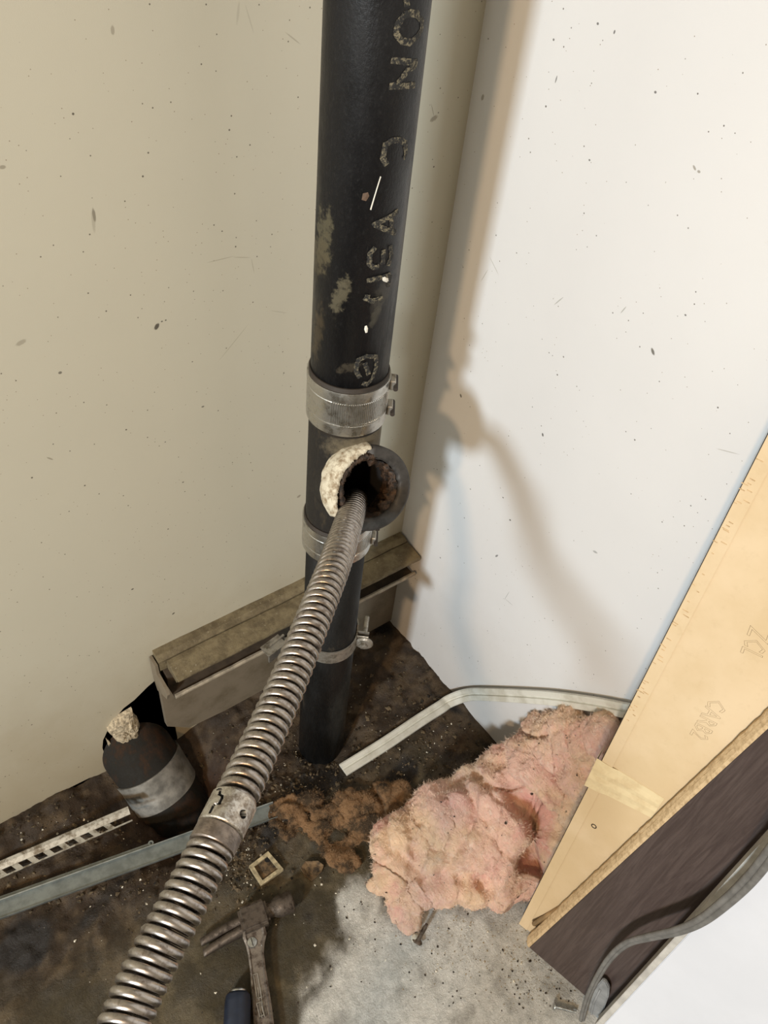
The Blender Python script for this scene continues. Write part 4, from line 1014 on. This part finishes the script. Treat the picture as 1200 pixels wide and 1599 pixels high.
adopt(mobj('handle', bm, M_ham), hm)
for off in (-.0052, -.0020, .0012, .0044):
    bm = bmesh.new(); q = []
    for (a, b, c) in ((401, 1497, .0146), (404, 1530, .0130), (409, 1575, .0125), (412, 1588, .0125)):
        p = hp(a, b, c); q.append(p + V((ux.x, ux.y, 0)) * off)
    tube(bm, q, .0009, 6); adopt(mobj('handle_rib', bm, M_ham if abs(off) > .003 else M_dull), hm)
# raised maker plates (blank bars)
for (a, b, c, d) in ((399, 1521, 405, 1558), (404, 1566, 409, 1586)):
    bm = bmesh.new(); q0, q1 = hp(a, b, .0155), hp(c, d, .0145); t = (q1 - q0).normalized(); s_ = t.cross(V((0, 0, 1))).normalized()
    L = (q1 - q0).length
    for (o1, w_, e0, e1) in ((-.0026, .0004, 0, 1), (.0026, .0004, 0, 1)): box(bm, q0 + t * L * .5 + s_ * o1, t * L * .5, s_ * w_, (0, 0, .0006))
    for e in (0, 1): box(bm, q0 + t * L * e, t * .0004, s_ * .003, (0, 0, .0006))
    adopt(mobj('raised_frame', bm, M_dull), hm)
bm = bmesh.new(); sc_ = hp(394, 1471, .0215); lathe(bm, [(0, -.004), (.0066, -.004), (.0070, -.002), (.0060, 0), (0, .0008)], sc_, n=24); recalc(bm); box(bm, sc_ + V((0, 0, .0009)), ux * .0005 + uy * .0002, uy * .0052, (0, 0, .0003), 1)
o = adopt(mobj('rivet', bm, [M_chrome, M_seal], smooth=False), hm); o['label'] = 'bright slotted screw'
# blue handled tool
bt = thing('blue_handled_tool', 'tool with a dark navy grip and metal collar beside the hammer handle', 'tool', tuple(hp(372, 1590, .0)))
b0, b1 = hp(372, 1549, .015), hp(366, 1720, .015)
bm = bmesh.new(); L = (b1 - b0).length; lathe(bm, [(0, .001), (.0125, .001), (.0150, .004), (.0160, .012), (.0160, .06), (.0150, .09), (.0158, .13), (0, .135)], b0, b1 - b0, 32, rfun=lambda a, h: .0005 * math.cos(a * 8) if h > .012 else 0); recalc(bm)
adopt(mobj('grip', bm, M_blue, smooth=True), bt)
bm = bmesh.new(); lathe(bm, [(0, -.0035), (.0085, -.0035), (.0105, -.001), (.0105, .002), (0, .002)], b0, b1 - b0, 24); recalc(bm)
adopt(mobj('collar', bm, M_chrome, smooth=True), bt)

# ------------------------------------------------------------------ square frame and rusty plate
sf = thing('square_wood_frame', 'small square pale-edged frame lying tilted near the hammer head', 'frame', tuple(on_z(415, 1356)))
cs = [on_z(389, 1352, .010), on_z(419, 1329, .010), on_z(443, 1357, .010), on_z(408, 1383, .010)]
cc_ = sum(cs, V()) / 4
for i in range(4):
    a, b = cs[i], cs[(i + 1) % 4]; a2, b2 = cc_ + (a - cc_) * .70, cc_ + (b - cc_) * .70
    bm = bmesh.new(); T4 = [a, b, b2, a2]; lo = [bm.verts.new(p - V((0, 0, .0065))) for p in T4]; hi = [bm.verts.new(p) for p in T4]
    bm.faces.new(hi); bm.faces.new(lo[::-1])
    for k in range(4): bm.faces.new((lo[k], lo[(k + 1) % 4], hi[(k + 1) % 4], hi[k]))
    recalc(bm); adopt(mobj('side', bm, M_wood_l), sf)
bm = bmesh.new(); q = [cc_ + (p - cc_) * .80 for p in cs]; lo = [bm.verts.new(p - V((0, 0, .0062))) for p in q]; hi = [bm.verts.new(p - V((0, 0, .0040))) for p in q]
bm.faces.new(hi); bm.faces.new(lo[::-1])
for k in range(4): bm.faces.new((lo[k], lo[(k + 1) % 4], hi[(k + 1) % 4], hi[k]))
recalc(bm); adopt(mobj('floor_plate', bm, M_rust), sf)
bm = bmesh.new(); lathe(bm, [(0, 0), (.0042, 0), (.0042, .0006), (0, .0006)], on_z(418, 1342, .0065), n=16); adopt(mobj('hole', bm, M_black), sf)
bm = bmesh.new(); P_ = [on_z(a, b, .007) for a, b in ((470, 1355), (477, 1345), (497, 1344), (506, 1351), (503, 1360), (487, 1374), (476, 1366))]
lo = [bm.verts.new(p - V((0, 0, .006))) for p in P_]; hi = [bm.verts.new(p) for p in P_]; inn = [bm.verts.new(p.lerp(sum(P_, V()) / 7, .35) - V((0, 0, .003))) for p in P_]
for k in range(7):
    j = (k + 1) % 7; bm.faces.new((lo[k], lo[j], hi[j], hi[k])); bm.faces.new((hi[k], hi[j], inn[j], inn[k]))
bm.faces.new(inn); bm.faces.new(lo[::-1]); recalc(bm)
tag(mobj('rusty_plate', bm, M_rust), 'small rusted dished metal scrap under the dirty brown insulation', 'metal scrap')

# ------------------------------------------------------------------ screws
def screw(p0, p1, head_r, r, label, mat, tilt=0):
    t = thing('screw', label, 'screw', tuple(p0)); ax = (p1 - p0); L = ax.length
    bm = bmesh.new(); lathe(bm, [(0, -.0012), (head_r * .8, -.0010), (head_r, 0), (head_r * .9, .0012), (r, .003), (0, .003)], p0, ax, 20); recalc(bm); adopt(mobj('head', bm, mat, smooth=True), t)
    bm = bmesh.new(); k = int(L / .0016)
    prof = [(0, .002)]
    for i in range(k): 
        f = .75 if i > k - 4 else 1
        prof += [(r * .72 * f, .002 + i * .0016), (r * 1.15 * f, .0028 + i * .0016)]
    prof.append((0, L + .001)); lathe(bm, prof, p0, ax, 14); recalc(bm); adopt(mobj('threaded_shank', bm, mat, smooth=False), t)
screw(on_z(652, 1470, .006), on_z(667, 1443, .028), .0075, .0026, 'stubby screw standing head down on the concrete below the pink insulation', M_ham)
screw(on_z(866, 1571, .005), on_z(899, 1580, .004), .0052, .0022, 'zinc screw lying on the concrete beside the cord', M_chrome)
bm = bmesh.new(); bmesh.ops.create_icosphere(bm, subdivisions=2, radius=.006, matrix=Matrix.Translation(on_z(649, 1464, .006)) @ Matrix.Diagonal((1.2, .8, .7, 1)))
for v in bm.verts: v.co += V((noise.noise(v.co * 300), noise.noise(v.co * 300 + V((3, 0, 0))), 0)) * .002
tag(mobj('pale_chip', bm, M_debris_l), 'pale chip lying against the stubby screw head', 'debris')

# ------------------------------------------------------------------ loose rubble
def scatter(name, n_, mat, label, region, smin, smax, seed):
    rnd = random.Random(seed); bm = bmesh.new(); cnt = 0
    while cnt < n_:
        (px, py, sx, sy) = rnd.choice(region); q = on_z(px + rnd.gauss(0, sx), py + rnd.gauss(0, sy))
        if q.x > -.012 or q.y > -.012: continue
        if (q.x - PX) ** 2 + (q.y - PY) ** 2 < .038 ** 2: continue
        cnt += 1
        s = smin * (smax / smin) ** rnd.random() ** 1.6; z = floor_h(q.x, q.y) + s * .25
        vs = []
        for d in ((1, 0, 0), (-1, 0, 0), (0, 1, 0), (0, -1, 0), (0, 0, .6), (0, 0, -.6)):
            vs.append(V(d) * s * rnd.uniform(.5, 1.2) + V((rnd.uniform(-.3, .3), rnd.uniform(-.3, .3), 0)) * s)
        rot = Matrix.Rotation(rnd.uniform(0, 6.28), 3, 'Z') @ Matrix.Rotation(rnd.uniform(-.6, .6), 3, 'X')
        vs = [bm.verts.new(rot @ v + V((q.x, q.y, z))) for v in vs]
        for f in ((0, 2, 4), (2, 1, 4), (1, 3, 4), (3, 0, 4), (2, 0, 5), (1, 2, 5), (3, 1, 5), (0, 3, 5)): bm.faces.new([vs[i] for i in f])
    o = mobj(name, bm, mat); o['kind'] = 'stuff'; o['label'] = label; o['category'] = 'debris'; return o
WALLZ = [(450, 1180, 60, 40), (600, 1180, 70, 45), (330, 1200, 70, 40), (480, 1240, 50, 25), (640, 1090, 50, 50), (100, 1290, 90, 22), (180, 1380, 120, 25), (380, 1330, 30, 35), (480, 1150, 60, 60), (720, 1170, 50, 30), (360, 1340, 25, 30)]
scatter('rubble', 2600, M_debris, 'brown rubble and crumbs over the dirty floor near the walls', WALLZ, .0007, .0050, 1)
scatter('dark_crumbs', 1500, M_debris_d, 'fine black crumbs scattered over floor', WALLZ + [(700, 1480, 120, 60), (560, 1450, 90, 60), (250, 1480, 120, 60), (820, 1540, 50, 30), (560, 1230, 90, 25)], .0004, .0022, 2)
scatter('pale_chips', 420, M_debris_l, 'pale plaster chips scattered over floor', WALLZ + [(700, 1480, 140, 60), (780, 1430, 60, 20), (480, 1420, 60, 50), (250, 1480, 130, 60)], .0005, .0024, 3)
scatter('tan_dust', 900, plain('tan_grains', (0.30, 0.24, 0.15), .9), 'tan sawdust grains on the light concrete', [(770, 1440, 50, 18), (800, 1500, 40, 30), (840, 1540, 30, 25), (700, 1470, 60, 30), (370, 1345, 25, 30)], .0004, .0014, 4)
for o in list(bpy.data.objects):
    if o.type == 'MESH' and o.name.startswith('tmp'): print('left over', o.name)
